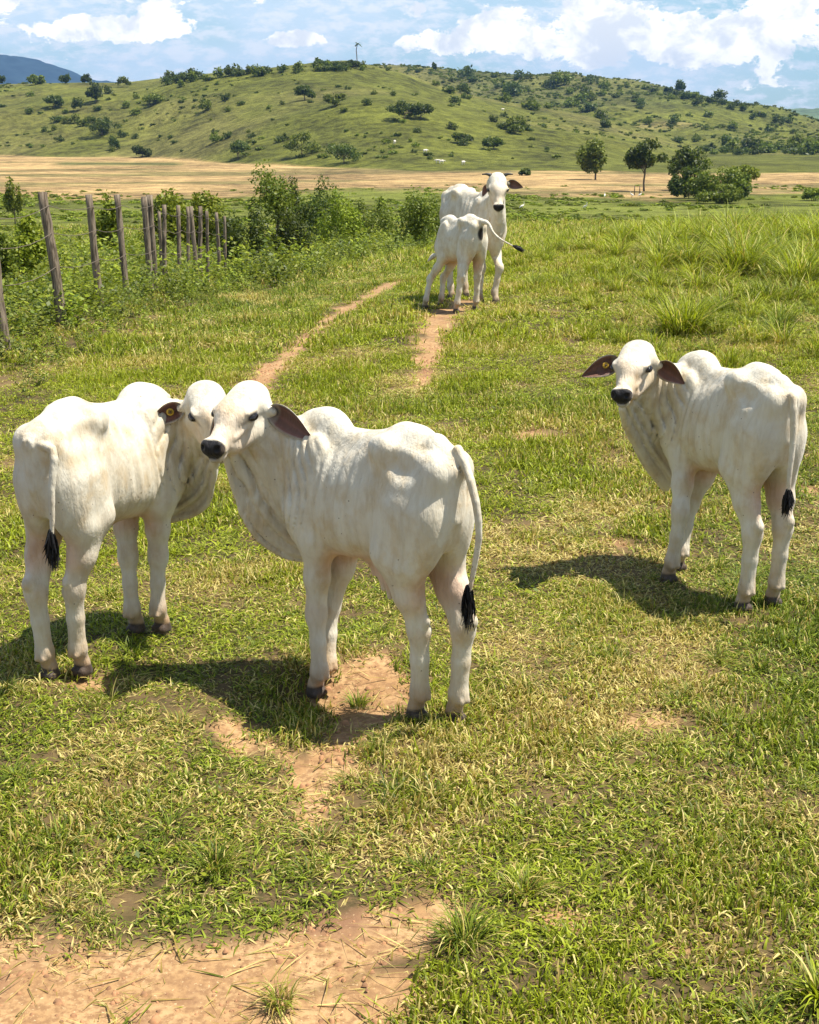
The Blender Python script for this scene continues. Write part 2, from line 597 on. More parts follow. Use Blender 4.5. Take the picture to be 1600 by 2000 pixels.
def far_hill(name, d, cols, rows, base_drop, col, seed, scale, depth):
    """a distant range: ridge drawn from its sight lines, with a broad front and back slope and gullies"""
    xs = np.linspace(cols[0], cols[-1], 150)
    rw = np.interp(xs, cols, rows)
    lat = (xs - 800) / F * d * math.cos(PITCH) * 1.0
    top = EYE - d * np.tan(PITCH + np.arctan((rw - 1000) / F))
    top = top + (fbm(xs / scale, xs * 0, 4, seed) - 0.5) * d * 0.0022
    s = np.linspace(-1, 1, 41)
    V = []
    prof = np.cos(s * np.pi / 2) ** 1.2
    X = np.repeat(lat[None, :], 41, 0)
    Y = np.repeat((d + s * depth)[:, None], 150, 1)
    h = (top + 15)[None, :] * prof[:, None] - 15
    h = h + (fbm(X / (depth * .18), Y / (depth * .3), 4, seed + 5) - 0.5) * (top.max() * 0.38) * np.sin(np.arccos(np.clip(np.abs(s), 0, 1)) )[:, None] * (np.abs(s) > .06)[:, None]
    verts = np.stack([X.ravel(), Y.ravel(), h.ravel()], 1)
    idx = np.arange(41 * 150).reshape(41, 150)
    quads = np.stack([idx[:-1, :-1].ravel(), idx[:-1, 1:].ravel(), idx[1:, 1:].ravel(), idx[1:, :-1].ravel()], 1)
    m, t, out = new_mat(name + '_slopes')
    b = t.n('ShaderNodeBsdfPrincipled'); b.inputs['Roughness'].default_value = 0.95
    b.inputs['Specular IOR Level'].default_value = 0.1
    t.link(b.outputs[0], out.inputs[0])
    geo = t.n('ShaderNodeNewGeometry')
    n = t.noise(geo.outputs['Position'], 12.0 / d * 8, 6, 0.65)
    t.link(t.mix(t.ramp(n, 0.35, 0.62), tuple(v * 0.55 for v in col), col), b.inputs['Base Color'])
    me = mesh_np(name, verts, quads=quads, mat=m)
    o = link(bpy.data.objects.new(name, me))
    tag(o, kind='structure')


HAZE_DENSITY = 1.05e-4


def haze_box():
    m, t, out = new_mat('haze_air')
    v = t.n('ShaderNodeVolumePrincipled')
    v.inputs['Color'].default_value = (0.20, 0.40, 0.76, 1)
    v.inputs['Density'].default_value = HAZE_DENSITY
    v.inputs['Anisotropy'].default_value = 0.0
    t.link(v.outputs[0], out.inputs['Volume'])
    x0, x1, y0, y1, z0, z1 = -5750, 5750, -5750, 5750, -24, 262
    verts = [(x, y, z) for x in (x0, x1) for y in (y0, y1) for z in (z0, z1)]
    faces = [(0, 1, 3, 2), (4, 6, 7, 5), (0, 4, 5, 1), (2, 3, 7, 6), (0, 2, 6, 4), (1, 5, 7, 3)]
    me = mesh_np('haze', verts, faces=faces, mat=m, smooth=False)
    o = link(bpy.data.objects.new('haze', me))
    tag(o, kind='stuff')


# ------------------------------------------------------------------ signed-distance modelling of the cattle
class SDF:
    def __init__(self, lo, hi, h):
        self.h = h
        self.lo = np.array(lo, float)
        self.n = np.ceil((np.array(hi) - self.lo) / h).astype(int) + 1
        self.F = np.full(self.n, 1.0, np.float32)
        self.ax = [self.lo[i] + h * np.arange(self.n[i]) for i in range(3)]

    def _box(self, lo, hi, pad):
        i0 = np.maximum(((np.array(lo) - pad - self.lo) / self.h).astype(int), 0)
        i1 = np.minimum(((np.array(hi) + pad - self.lo) / self.h).astype(int) + 2, self.n)
        return tuple(slice(a, b) for a, b in zip(i0, i1))

    def _pts(self, s):
        return np.meshgrid(self.ax[0][s[0]], self.ax[1][s[1]], self.ax[2][s[2]], indexing='ij')

    def _blend(self, s, d, k, sub=False):
        Fs = self.F[s]
        if sub:
            d = -d
            hh = np.clip(0.5 - 0.5 * (d - Fs) / k, 0, 1) if k > 0 else None
            if k > 0:
                m = np.clip(k - np.abs(Fs - d), 0, None) / k
                self.F[s] = np.maximum(Fs, d) + m * m * k * 0.25
            else:
                self.F[s] = np.maximum(Fs, d)
        else:
            m = np.clip(k - np.abs(Fs - d), 0, None) / k
            self.F[s] = np.minimum(Fs, d) - m * m * k * 0.25

    def cone(self, a, b, ra, rb, k=0.03, sub=False, sy=1.0):
        a = np.array(a, float); b = np.array(b, float)
        r = max(ra, rb)
        s = self._box(np.minimum(a, b) - r, np.maximum(a, b) + r, k + 2 * self.h)
        X, Y, Z = self._pts(s)
        d = b - a; L = d @ d + 1e-12
        t = np.clip(((X - a[0]) * d[0] + (Y - a[1]) * d[1] + (Z - a[2]) * d[2]) / L, 0, 1)
        t2 = t
        D = np.sqrt((X - a[0] - t * d[0]) ** 2 + ((Y - a[1] - t * d[1]) / sy) ** 2 + (Z - a[2] - t * d[2]) ** 2) - (ra + (rb - ra) * t2)
        self._blend(s, D, k, sub)

    def ell(self, c, r, k=0.03, rot=None, sub=False):
        """ellipsoid; rot = 3x3 matrix whose columns are the ellipsoid axes"""
        c = np.array(c, float); r = np.array(r, float)
        R_ = r.max()
        s = self._box(c - R_, c + R_, k + 2 * self.h)
        X, Y, Z = self._pts(s)
        X = X - c[0]; Y = Y - c[1]; Z = Z - c[2]
        if rot is not None:
            M = np.array(rot)
            X, Y, Z = (M[0, 0] * X + M[1, 0] * Y + M[2, 0] * Z, M[0, 1] * X + M[1, 1] * Y + M[2, 1] * Z, M[0, 2] * X + M[1, 2] * Y + M[2, 2] * Z)
        k0 = np.sqrt((X / r[0]) ** 2 + (Y / r[1]) ** 2 + (Z / r[2]) ** 2)
        k1 = np.sqrt((X / r[0] ** 2) ** 2 + (Y / r[1] ** 2) ** 2 + (Z / r[2] ** 2) ** 2) + 1e-9
        self._blend(s, k0 * (k0 - 1) / k1, k, sub)

    def loft(self, xs, top, bot, w, k=0.03, egg=0.12):
        """body along x with given top, bottom and half width"""
        s = self._box((xs[0], -max(w), min(bot)), (xs[-1], max(w), max(top)), k + 3 * self.h)
        X, Y, Z = self._pts(s)
        x1 = self.ax[0][s[0]]
        def ip(v):
            # smooth (monotone-ish) interpolation: linear on a fine grid, then blurred
            g = np.linspace(xs[0], xs[-1], 241)
            q = np.interp(g, xs, v)
            ker = np.hanning(21); ker /= ker.sum()
            qp = np.convolve(np.pad(q, 10, mode='edge'), ker, 'valid')
            return np.interp(x1, g, qp)
        T, B, W = ip(top)[:, None, None], ip(bot)[:, None, None], ip(w)[:, None, None]
        C = (T + B) / 2; Hh = (T - B) / 2
        zz = (Z - C) / Hh
        W = W * (1 - egg * zz)        # a little wider low down
        e = np.sqrt((np.abs(Y) / W) ** 2.0 + np.abs(zz) ** 2.2 + 1e-9)
        D = (e - 1) * np.minimum(W, Hh) * 0.9
        ends = np.maximum(xs[0] - X, X - xs[-1])
        D = np.maximum(D, ends)
        self._blend(s, D, k)

    def displace(self, fn, lo, hi):
        s = self._box(lo, hi, 0)
        X, Y, Z = self._pts(s)
        Fs = self.F[s]
        near = np.abs(Fs) < 0.06
        d = np.zeros_like(Fs)
        d[near] = fn(X[near], Y[near], Z[near])
        self.F[s] = Fs + d

    def cut_below(self, z):
        s = (slice(None), slice(None), slice(None))
        self.F = np.maximum(self.F, (z - self.ax[2])[None, None, :].astype(np.float32))

    def mesh(self):
        """naive surface nets"""
        F_ = self.F
        S = F_ < 0
        n = self.n
        h = self.h
        corners = [(i, j, k) for i in (0, 1) for j in (0, 1) for k in (0, 1)]
        cnt = np.zeros(n - 1, np.int16)
        for (i, j, k) in corners:
            cnt += S[i:n[0] - 1 + i, j:n[1] - 1 + j, k:n[2] - 1 + k]
        cell = (cnt > 0) & (cnt < 8)
        ci = np.argwhere(cell)
        vid = np.full(n - 1, -1, np.int32)
        vid[cell] = np.arange(len(ci))
        acc = np.zeros((len(ci), 3)); num = np.zeros(len(ci))
        for a in range(8):
            for b in range(a + 1, 8):
                ca, cb = np.array(corners[a]), np.array(corners[b])
                if np.abs(ca - cb).sum() != 1: continue
                pa, pb = ci + ca, ci + cb
                fa = F_[pa[:, 0], pa[:, 1], pa[:, 2]]; fb = F_[pb[:, 0], pb[:, 1], pb[:, 2]]
                m = (fa < 0) != (fb < 0)
                t = np.where(m, fa / np.where(m, fa - fb, 1), 0)
                p = ca + (cb - ca) * t[:, None]
                acc += np.where(m[:, None], p, 0); num += m
        V = (ci + acc / num[:, None]) * h + self.lo
        quads = []
        for ax in range(3):
            o1, o2 = [(1, 2), (2, 0), (0, 1)][ax]
            sl0 = [slice(None)] * 3; sl1 = [slice(None)] * 3
            sl0[ax] = slice(0, n[ax] - 1); sl1[ax] = slice(1, n[ax])
            a = S[tuple(sl0)]; b = S[tuple(sl1)]
            e = np.argwhere(a != b)
            ok = (e[:, o1] > 0) & (e[:, o2] > 0) & (e[:, o1] < n[o1] - 1) & (e[:, o2] < n[o2] - 1)
            e = e[ok]
            ina = a[tuple(e.T)]
            d1 = np.zeros(3, int); d1[o1] = 1
            d2 = np.zeros(3, int); d2[o2] = 1
            q = [vid[tuple((e - d1 - d2).T)], vid[tuple((e - d2).T)], vid[tuple(e.T)], vid[tuple((e - d1).T)]]
            q = np.stack(q, 1)
            q[~ina] = q[~ina][:, ::-1]
            quads.append(q)
        Q = np.concatenate(quads)
        # one light smoothing pass
        for it in range(1):
            acc = np.zeros_like(V); num = np.zeros(len(V))
            for i in range(4):
                np.add.at(acc, Q[:, i], V[Q[:, (i + 1) % 4]]); np.add.at(num, Q[:, i], 1)
                np.add.at(acc, Q[:, i], V[Q[:, (i + 3) % 4]]); np.add.at(num, Q[:, i], 1)
            V = V * 0.5 + 0.5 * acc / num[:, None]
        return V, Q


def unit(v):
    v = np.array(v, float)
    return v / (np.linalg.norm(v) + 1e-12)


def frame(fwd, up=(0, 0, 1), roll=0.0):
    """columns: x forward, y left, z up"""
    x = unit(fwd)
    y = unit(np.cross(up, x))
    z = np.cross(x, y)
    if roll:
        c, s = math.cos(roll), math.sin(roll)
        y, z = c * y + s * z, -s * y + c * z
    return np.stack([x, y, z], 1)


def spline(pts, n):
    """Catmull-Rom through points -> n samples"""
    P = np.array(pts, float)
    P = np.vstack([2 * P[0] - P[1], P, 2 * P[-1] - P[-2]])
    m = len(P) - 3
    out = []
    for u in np.linspace(0, m - 1e-6, n):
        i = int(u); t = u - i
        a, b, c, d = P[i:i + 4]
        out.append(0.5 * (2 * b + (c - a) * t + (2 * a - 5 * b + 4 * c - d) * t * t + (-a + 3 * b - 3 * c + d) * t ** 3))
    return np.array(out)


#@@MARK_CATTLE
def hide_material():
    m, t, out = new_mat('pale_hide')
    b = t.n('ShaderNodeBsdfPrincipled')
    b.inputs['Roughness'].default_value = 0.62
    b.inputs['Specular IOR Level'].default_value = 0.25
    b.inputs['Sheen Weight'].default_value = 0.12
    b.inputs['Sheen Roughness'].default_value = 0.4
    t.link(b.outputs[0], out.inputs[0])
    c = attr(t, 'Col').outputs['Color']
    tc = t.n('ShaderNodeTexCoord')
    P = tc.outputs['Object']
    mp = t.n('ShaderNodeMapping'); mp.inputs['Scale'].default_value = (1.0, 1.0, 0.28)
    t.link(P, mp.inputs[0])
    stretch = t.noise(mp.outputs[0], 22.0, 5, 0.6, 0.3)
    blotch = t.noise(P, 7.0, 5, 0.62)
    hair = t.noise(mp.outputs[0], 75.0, 4, 0.65)
    warm = t.mix(t.ramp(blotch, 0.46, 0.70), (1, 1, 1), (0.88, 0.77, 0.62))
    b2 = t.noise(P, 3.0, 6, 0.7)
    warm = t.mix(t.ramp(b2, 0.52, 0.66), warm, (0.86, 0.82, 0.78))
    col = t.mix(1.0, c, warm, 'MULTIPLY')
    col = t.mix(1.0, col, t.mix(t.ramp(stretch, 0.35, 0.7), (1, 1, 1), (0.84, 0.80, 0.74)), 'MULTIPLY')
    # tiny dark specks of dirt and flies
    vor = t.n('ShaderNodeTexVoronoi'); vor.inputs['Scale'].default_value = 26.0
    t.link(P, vor.inputs['Vector'])
    wn = t.n('ShaderNodeTexWhiteNoise'); t.link(vor.outputs['Position'], wn.inputs['Vector'])
    spot = t.math('MULTIPLY', t.math('LESS_THAN', vor.outputs['Distance'], 0.075), t.math('GREATER_THAN', wn.outputs['Value'], 0.62))
    col = t.mix(t.math('MULTIPLY', spot, 0.75), col, (0.12, 0.08, 0.06))
    t.link(col, b.inputs['Base Color'])
    bump = t.n('ShaderNodeBump'); bump.inputs['Strength'].default_value = 0.75; bump.inputs['Distance'].default_value = 0.014
    h = t.math('ADD', t.math('MULTIPLY', stretch, 1.0), t.math('MULTIPLY', hair, 0.34))
    t.link(h, bump.inputs['Height'])
    t.link(bump.outputs[0], b.inputs['Normal'])
    return m


def plain_mat(name, col, rough=0.6, spec=0.3, noise=0.0, scale=20.0, col2=None):
    m, t, out = new_mat(name)
    b = t.n('ShaderNodeBsdfPrincipled')
    b.inputs['Roughness'].default_value = rough
    b.inputs['Specular IOR Level'].default_value = spec
    t.link(b.outputs[0], out.inputs[0])
    if col2 is None: col2 = tuple(v * 0.6 for v in col)
    tc = t.n('ShaderNodeTexCoord')
    n = t.noise(tc.outputs['Object'], scale, 4, 0.6)
    t.link(t.mix(t.ramp(n, 0.4, 0.65), col, col2), b.inputs['Base Color'])
    return m


HIDE = hide_material()
EYE_M = plain_mat('wet_dark_eye', (0.012, 0.008, 0.006), 0.08, 0.6)
HAIR_M = plain_mat('black_switch_hair', (0.014, 0.012, 0.012), 0.55, 0.35)
HORN_M = plain_mat('dark_horn', (0.05, 0.045, 0.04), 0.45, 0.4)
TAG_M = plain_mat('yellow_tag_plastic', (0.50, 0.32, 0.03), 0.5, 0.3, col2=(0.38, 0.23, 0.03))
TAGD_M = plain_mat('tag_stud', (0.08, 0.05, 0.02), 0.5, 0.4)

WHITE = np.array((0.655, 0.610, 0.500))
TAN = np.array((0.74, 0.55, 0.38))
PINK = np.array((0.62, 0.38, 0.26))
MUZ = np.array((0.010, 0.009, 0.010))


def ear_mesh(base, d, nrm, L, W, inner, bend=0.25):
    """leaf shaped ear: d = direction, nrm = the way the opening faces"""
    d = unit(d); nrm = unit(nrm - np.dot(nrm, d) * d); sd = np.cross(d, nrm)
    ns, nt = 18, 11
    ss = np.linspace(0, 1, ns); tt = np.linspace(-1, 1, nt)
    V = []; C = []
    for layer in (0, 1):
        for s in ss:
            w = W * (0.30 * (1 - s) ** 2 + 1.0 * (np.sin(np.pi * min(1, (s * 0.96 + 0.02)) ** 0.85)) ** 0.75 * (1 - 0.35 * s))
            w = max(w * 0.5, 0.002)
            cen = base + d * L * s - sd * bend * L * s * s * 0.35 * 0 + np.array((0, 0, -bend * L * s * s * 0.6))
            cup = (0.018 * (1 - s) + 0.012) * min(1, w / 0.02)
            for t_ in tt:
                curl = (t_ ** 2) * cup * 1.25
                th = 0.0035 * (1 - t_ * t_) + 0.0012
                p = cen + sd * w * t_ * (1 - 0.12 * (1 - s)) + nrm * (curl - cup * 0.7 + (th if layer == 0 else -th))
                V.append(p)
                if layer == 0:
                    rim = np.clip((abs(t_) - 0.80) / 0.2, 0, 1)
                    base_c = inner * (0.75 + 0.5 * ((t_ + 1) / 2)) + np.array((0.05, 0.015, 0.01)) * (np.sin(t_ * 9) > 0.6) 
                    c = base_c * (1 - rim) + WHITE * 0.75 * rim
                    if s < 0.12: c = c * 0.5 + WHITE * 0.3
                else:
                    c = WHITE * 0.95
                C.append(c)
    V = np.array(V); C = np.array(C)
    Q = []
    def id(l, i, j): return l * ns * nt + i * nt + j
    for i in range(ns - 1):
        for j in range(nt - 1):
            Q.append((id(0, i, j), id(0, i + 1, j), id(0, i + 1, j + 1), id(0, i, j + 1)))
            Q.append((id(1, i, j), id(1, i, j + 1), id(1, i + 1, j + 1), id(1, i + 1, j)))
        Q.append((id(0, i, 0), id(1, i, 0), id(1, i + 1, 0), id(0, i + 1, 0)))
        Q.append((id(0, i, nt - 1), id(0, i + 1, nt - 1), id(1, i + 1, nt - 1), id(1, i, nt - 1)))
    for j in range(nt - 1):
        Q.append((id(0, ns - 1, j), id(1, ns - 1, j), id(1, ns - 1, j + 1), id(0, ns - 1, j + 1)))
    return V, np.array(Q), C


def bovine(S):
    """S: dict describing one animal in its own frame (x forward, y left, z up, metres)"""
    k = S.get('size', 1.0)
    h = S.get('h', 0.0065)
    hp = np.array(S['head'], float); hf = S['headframe']; hs = S.get('head_size', 1.0)
    feet = [np.array(f, float) for f in S['feet']]           # HL HR FL FR
    tail = np.array(S['tail'], float)
    allp = np.vstack([feet, [hp + np.array((.4, .4, .3)) * hs, hp - np.array((.4, .4, .4)) * hs], tail, [(-.6, -.3, 0), (.6, .3, 1.2)]])
    lo = allp.min(0) - 0.08; hi = allp.max(0) + 0.08
    lo[2] = min(f[2] for f in feet) - 0.02
    g = SDF(lo, hi, h)
    thin = S.get('lean', 1.0)         # <1 = bony
    # torso
    xs = [-.49, -.46, -.40, -.30, -.20, -.10, 0.0, .12, .22, .32, .40, .46]
    top = [.93, 1.00, 1.045, 1.085, 1.085, 1.035, .99, .965, .955, .945, .91, .84]
    bot = [.80, .70, .62, .59, .585, .555, .54, .525, .52, .52, .56, .68]
    w = [.02, .055, .095, .122, .130, .136, .146, .146, .136, .116, .085, .03]
    bel = S.get('belly', 0.0)
    bot = [b - bel * math.exp(-((x - 0.0) / .2) ** 2) for b, x in zip(bot, xs)]
    w = [v * thin for v in w]
    top = [v * k for v in top]
    g.loft([x * k for x in xs], top, [b * k for b in bot], [v * k for v in w], 0.02, 0.16)
    zt = 1.0
    def P(x, y, z): return np.array((x, y, z)) * k
    for s in (1, -1):
        g.ell(P(-.20, s * .098, 1.00), P(.055, .032, .045), 0.05 * k)               # hooks
        g.ell(P(-.43, s * .060, .95), P(.05, .04, .06), 0.05 * k)                 # pins
        g.ell(P(-.315, s * .074, .81), P(.120, .056 * thin, .19), 0.05 * k)       # thigh
        g.ell(P(-.385, s * .066, .77), P(.075, .048, .17), 0.05 * k)               # buttock
        g.ell(P(.24, s * .088, .79), P(.09, .045, .20), 0.05 * k, frame((1, 0, .35)))      # shoulder blade
        g.ell(P(.27, s * .092, .66), P(.078, .048, .12), 0.05 * k)                # shoulder point
    g.ell(P(.36, 0, .60), P(.09, .070, .12), 0.06 * k)                            # brisket
    g.ell(P(.00, 0, .965), P(.45, .035, .045), 0.05 * k)                          # spine
    for s in (1, -1):
        g.ell(P(-.085, s * .185, .925), P(.085, .050, .060), 0.05 * k, sub=True)      # hollow flank
        g.ell(P(-.335, s * .135, .97), P(.070, .040, .045), 0.04 * k, sub=True)       # hollow between hook and pin
    hz = S.get('hump', 1.0)
    g.ell(P(.265, S.get('hump_lean', 0.0), .975), P(.130, .050, .080 * hz), 0.055 * k, frame((1, 0, -.15)))
    g.ell(P(.215, S.get('hump_lean', 0.0), .995), P(.070, .047, .060 * hz), 0.040 * k)
    # legs
    hock_h, knee_h = .375 * k, .335 * k
    lm = S.get('leg', 1.0)
    for i in (0, 1):
        s = 1 if i == 0 else -1
        f = feet[i]
        hip = P(-.29, s * .068, .80)
        stf = P(-.238, s * .094, .64)
        st2 = P(-.33, s * .086, .62)
        hk = np.array((f[0] - .020 * k, f[1] + (s * .085 * k - f[1]) * 0.25, f[2] + hock_h))
        if S.get('hocks') is not None: hk = hk + np.array(S['hocks'][i])
        ft = np.array((f[0] + .0 * k, f[1], f[2] + .115 * k))
        mid = (stf * .45 + st2 * .55) * 0.48 + hk * 0.52
        g.cone(hip, stf, .080 * k, .060 * k, .045 * k)
        g.cone(P(-.37, s * .068, .80), st2, .072 * k, .057 * k, .05 * k)
        g.cone(stf, mid + P(.012, 0, 0), .060 * k, .050 * k, .035 * k)
        g.cone(st2, mid - P(.016, 0, 0), .056 * k, .050 * k, .035 * k)
        g.cone(mid, hk, .054 * k, .041 * k * lm, .03 * k)
        point = hk + np.array((-.041, 0, .034)) * k
        g.cone(mid + P(-.045, 0, .03), point, .016 * k, .019 * k, .022 * k)       # tendon to the point of hock
        g.ell(point, np.array((.024, .020, .028)) * k, .014 * k)
        g.ell(hk + P(.004, 0, -.015), np.array((.041, .037, .060)) * k * lm, .03 * k)
        mc = hk * .5 + ft * .5
        g.cone(hk, mc, .038 * k * lm, .0330 * k * lm, .015 * k)
        g.cone(mc, ft, .0330 * k * lm, .0330 * k * lm, .015 * k)
        legend(g, ft, f, k, lm)
    g.ell(P(-.38, 0, .52), P(.30, .030, .135), .035 * k, sub=True)                # the gap between the thighs
    for i in (2, 3):
        s = 1 if i == 2 else -1
        f = feet[i]
        elb = P(.20, s * .082, .58)
        kn = np.array((f[0] + .012 * k, f[1] + (s * .075 * k - f[1]) * 0.35, f[2] + knee_h))
        if S.get('knees') is not None: kn = kn + np.array(S['knees'][i - 2])
        ft = np.array((f[0] - .004 * k, f[1], f[2] + .11 * k))
        g.cone(P(.26, s * .085, .68), elb, .075 * k, .064 * k, .05 * k)
        g.cone(elb, (elb + kn) / 2, .060 * k, .046 * k, .04 * k)
        g.cone((elb + kn) / 2, kn, .046 * k, .036 * k * lm, .03 * k)
        g.ell(kn + P(.003, 0, 0), np.array((.038, .037, .058)) * k * lm, .03 * k)
        mc = kn * .5 + ft * .5
        g.cone(kn, mc, .034 * k * lm, .0300 * k * lm, .015 * k)
        g.cone(mc, ft, .0300 * k * lm, .0315 * k * lm, .015 * k)
        legend(g, ft, f, k, lm)
    # navel flap
    fl = S.get('flap', 0.6)
    for j in range(5):
        x = -.02 - j * .045
        g.cone(P(x, 0, .56 - bel), P(x - .02, .004 * (-1) ** j, .545 - .120 * fl * math.sin(math.pi * (j + .8) / 5.6) - bel), .022 * k, .012 * k, .03 * k)
    # neck
    X, Yl, Zu = hf[:, 0], hf[:, 1], hf[:, 2]
    back = hp - X * .060 * hs - Zu * .028 * hs
    thr = hp - X * .015 * hs - Zu * .085 * hs
    T0 = P(.22, 0, .865); T1 = T0 + P(.07, 0, .0) + .28 * (back - T0)
    B0 = P(.33, 0, .66); B1 = B0 + P(.05, 0, .0) + .25 * (thr - B0)
    nk = S.get('neck_mid')
    mids = (np.array(nk) if nk is not None else (T1 * .45 + back * .55 + P(.02, 0, -.035)))
    topc = spline([T0, T1 * .75 + mids * .25, mids, back], 9)
    m2 = B1 * .5 + thr * .5 + (mids - (T1 * .45 + back * .55)) * 0.6
    botc = spline([B0, B1, m2, thr], 9)
    rt = np.interp(np.linspace(0, 1, 9), [0, .3, .7, 1], [.105, .080, .056, .056]) * k
    rb = np.interp(np.linspace(0, 1, 9), [0, .3, .7, 1], [.100, .074, .052, .046]) * k
    if k > 1.1: rt *= .9; rb *= .9
    for i in range(8):
        g.cone(topc[i], topc[i + 1], rt[i], rt[i + 1], .035 * k)
        g.cone(botc[i], botc[i + 1], rb[i], rb[i + 1], .035 * k)
        g.cone((topc[i] + botc[i]) / 2, (topc[i + 1] + botc[i + 1]) / 2, (rt[i] + rb[i]) / 2, (rt[i + 1] + rb[i + 1]) / 2, .035 * k)
    # dewlap: hanging skin between the throat and the brisket
    chin = hp + X * .13 * hs - Zu * .115 * hs
    dd = S.get('dewlap', .20) * k
    n = S.get('dew_n', 36)
    if dd > 0:
        path_top = spline([P(.30, 0, .56), B0 + P(.06, 0, -.04), botc[4] + np.array((0, 0, -.01)), botc[7], chin * .6 + thr * .4], n)
        if S.get('dew_edge') is not None:
            edge = spline(S['dew_edge'], n)
        else:
            depth = np.interp(np.linspace(0, 1, n), [0, .12, .35, .6, .85, 1], [.35, .75, 1.0, .95, .55, .05]) * dd
            edge = path_top + np.stack([0 * depth, 0 * depth, -depth], 1)
        side = unit(np.cross(botc[5] - botc[1], (0, 0, 1)))
        nv = 24
        rs = np.random.default_rng(S.get('seed', 0) + 40)
        phs = rs.uniform(0, 6.28, 3)
        rows = []
        for j in range(nv):
            v = j / (nv - 1)                       # 0 free edge .. 1 at the neck
            lat = (.014 * math.sin(v * 27 + phs[0]) + .008 * math.sin(v * 47 + phs[1])) * (1 - .35 * v) * k
            u = np.linspace(0, 1, n)
            wav = .005 * np.sin(u * 9 + phs[2]) * k
            rows.append(edge * (1 - v) + path_top * v + side[None, :] * (lat + wav)[:, None])
        for j in range(nv):
            v = j / (nv - 1)
            r_ = (.0105 + .012 * v ** 2) * k
            for i in range(n - 1):
                g.cone(rows[j][i], rows[j][i + 1], r_, r_, .005 * k)
            if j:
                for i in range(n):
                    g.cone(rows[j - 1][i], rows[j][i], .0090 * k, .0090 * k, .004 * k)
    # folds of loose skin across the neck
    nc = np.array([(topc[i] + botc[i]) / 2 for i in range(9)])
    fa = S.get('folds', .0135) * k
    def folds(x, y, z):
        p = np.stack([x, y, z], 1)
        e_ = unit(np.array((hp[0] - .16 * k, hp[1], 0)))
        al = (x - .14 * k) * e_[0] + y * e_[1]
        hd = np.linalg.norm(p - hp, axis=1)
        mask = sstep(.02 * k, .12 * k, al) * sstep(.16 * k, .26 * k, x + np.abs(y) * .5) * sstep(.12 * hs, .17 * hs, hd) * sstep(.54 * k, .68 * k, z)
        mask = mask * sstep(1.0 * k, .93 * k, z - .25 * np.maximum(al - .15 * k, 0))
        ph = al / (.036 * k) + .55 * np.sin(z * 9 / k + 1.3) + 0.30 * np.sin(z * 21 / k + al * 30)
        amp = .65 + .35 * np.sin(al * 23 + z * 5)
        return fa * mask * amp * (np.exp(-(np.sin(np.pi * ph) / .42) ** 2) - .38)
    g.displace(folds, np.minimum(nc.min(0), P(.14, -.1, .5)) - .2 * k, nc.max(0) + .22 * k)
    # loose skin creases behind the shoulder, faint ribs
    def ribs(x, y, z):
        m1 = np.exp(-((x / k - .12) / .05) ** 2) * sstep(.55 * k, .70 * k, z) * sstep(.98 * k, .88 * k, z)
        m2 = sstep(-.16, -.05, x / k) * sstep(.16, .06, x / k) * sstep(.62 * k, .7 * k, z) * sstep(.98 * k, .9 * k, z)
        return (.0028 * m1 * np.sin(x * 190 / k + 3 * np.sin(z * 9 / k)) + S.get('ribs', .0026) * m2 * np.sin(x * 105 / k + z * 6 / k)) * k
    g.displace(ribs, P(-.2, -.25, .5), P(.25, .25, 1.0))
    # head
    hw = S.get('head_width', 1.14)
    def Hh(x, y, z): return hp + (X * x + Yl * y * hw + Zu * z) * hs
    def hr(*v): return np.array(v) * hs * np.array((1, hw if v[1] > .035 else 1.0, 1))
    def tilt(a): return hf @ np.array([[math.cos(a), 0, math.sin(a)], [0, 1, 0], [-math.sin(a), 0, math.cos(a)]])
    fz = S.get('face', .93)
    g.ell(Hh(-.045, 0, .012), hr(.078, .076, .078), .03 * hs, hf)                 # cranium
    g.ell(Hh(-.075, 0, .040), hr(.045, .058, .045), .03 * hs, hf)                 # poll
    g.ell(Hh(.035, 0, .018), hr(.100, .070, .055), .03 * hs, tilt(.12))           # brow
    g.cone(Hh(.05, 0, -.008), Hh(.205 * fz, 0, -.048), .062 * hs, .033 * hs, .03 * hs)    # nose bridge
    g.cone(Hh(.02, 0, -.050), Hh(.20 * fz, 0, -.075), .055 * hs, .032 * hs, .03 * hs)
    for s in (1, -1):
        g.cone(Hh(-.035, s * .038, -.070), Hh(.12, s * .022, -.095), .046 * hs, .026 * hs, .03 * hs)      # jaw
        g.ell(Hh(.048, s * .063, .010), hr(.030, .020, .022), .014 * hs, hf)      # orbit
        g.ell(Hh(.050, s * .067, .026), hr(.034, .014, .010), .010 * hs, hf)      # brow ridge
        g.cone(Hh(.05, s * .058, -.022), Hh(.135, s * .038, -.050), .012 * hs, .008 * hs, .014 * hs)      # cheek ridge
        g.ell(Hh(.232 * fz, s * .024, -.052), hr(.030, .023, .028), .014 * hs, hf)   # nostril wing
    g.ell(Hh(.228 * fz, 0, -.066), hr(.034, .037, .034), .02 * hs, hf)            # muzzle
    g.ell(Hh(.215 * fz, 0, -.102), hr(.040, .030, .020), .012 * hs, hf)           # lower lip
    for s in (1, -1):
        g.ell(Hh(.262 * fz, s * .029, -.048), hr(.017, .010, .0125), .006 * hs, hf, sub=True)
        g.ell(Hh(.056, s * .086, .006), hr(.019, .011, .012), .006 * hs, hf, sub=True)    # eye socket
    for s in (1, -1):
        g.cone(Hh(.262 * fz, 0, -.091), Hh(.19 * fz, s * .042, -.093), .0045 * hs, .004 * hs, .004 * hs, sub=True)   # mouth line
        ed = S['ears'][0 if s == 1 else 1]
        dv = ed[0]
        eb = Hh(-.055, s * .060, -.006)
        g.cone(eb, eb + dv * .038 * hs, .030 * hs, .017 * hs, .02 * hs)           # ear root
    # tail
    tp = spline(tail, 14)
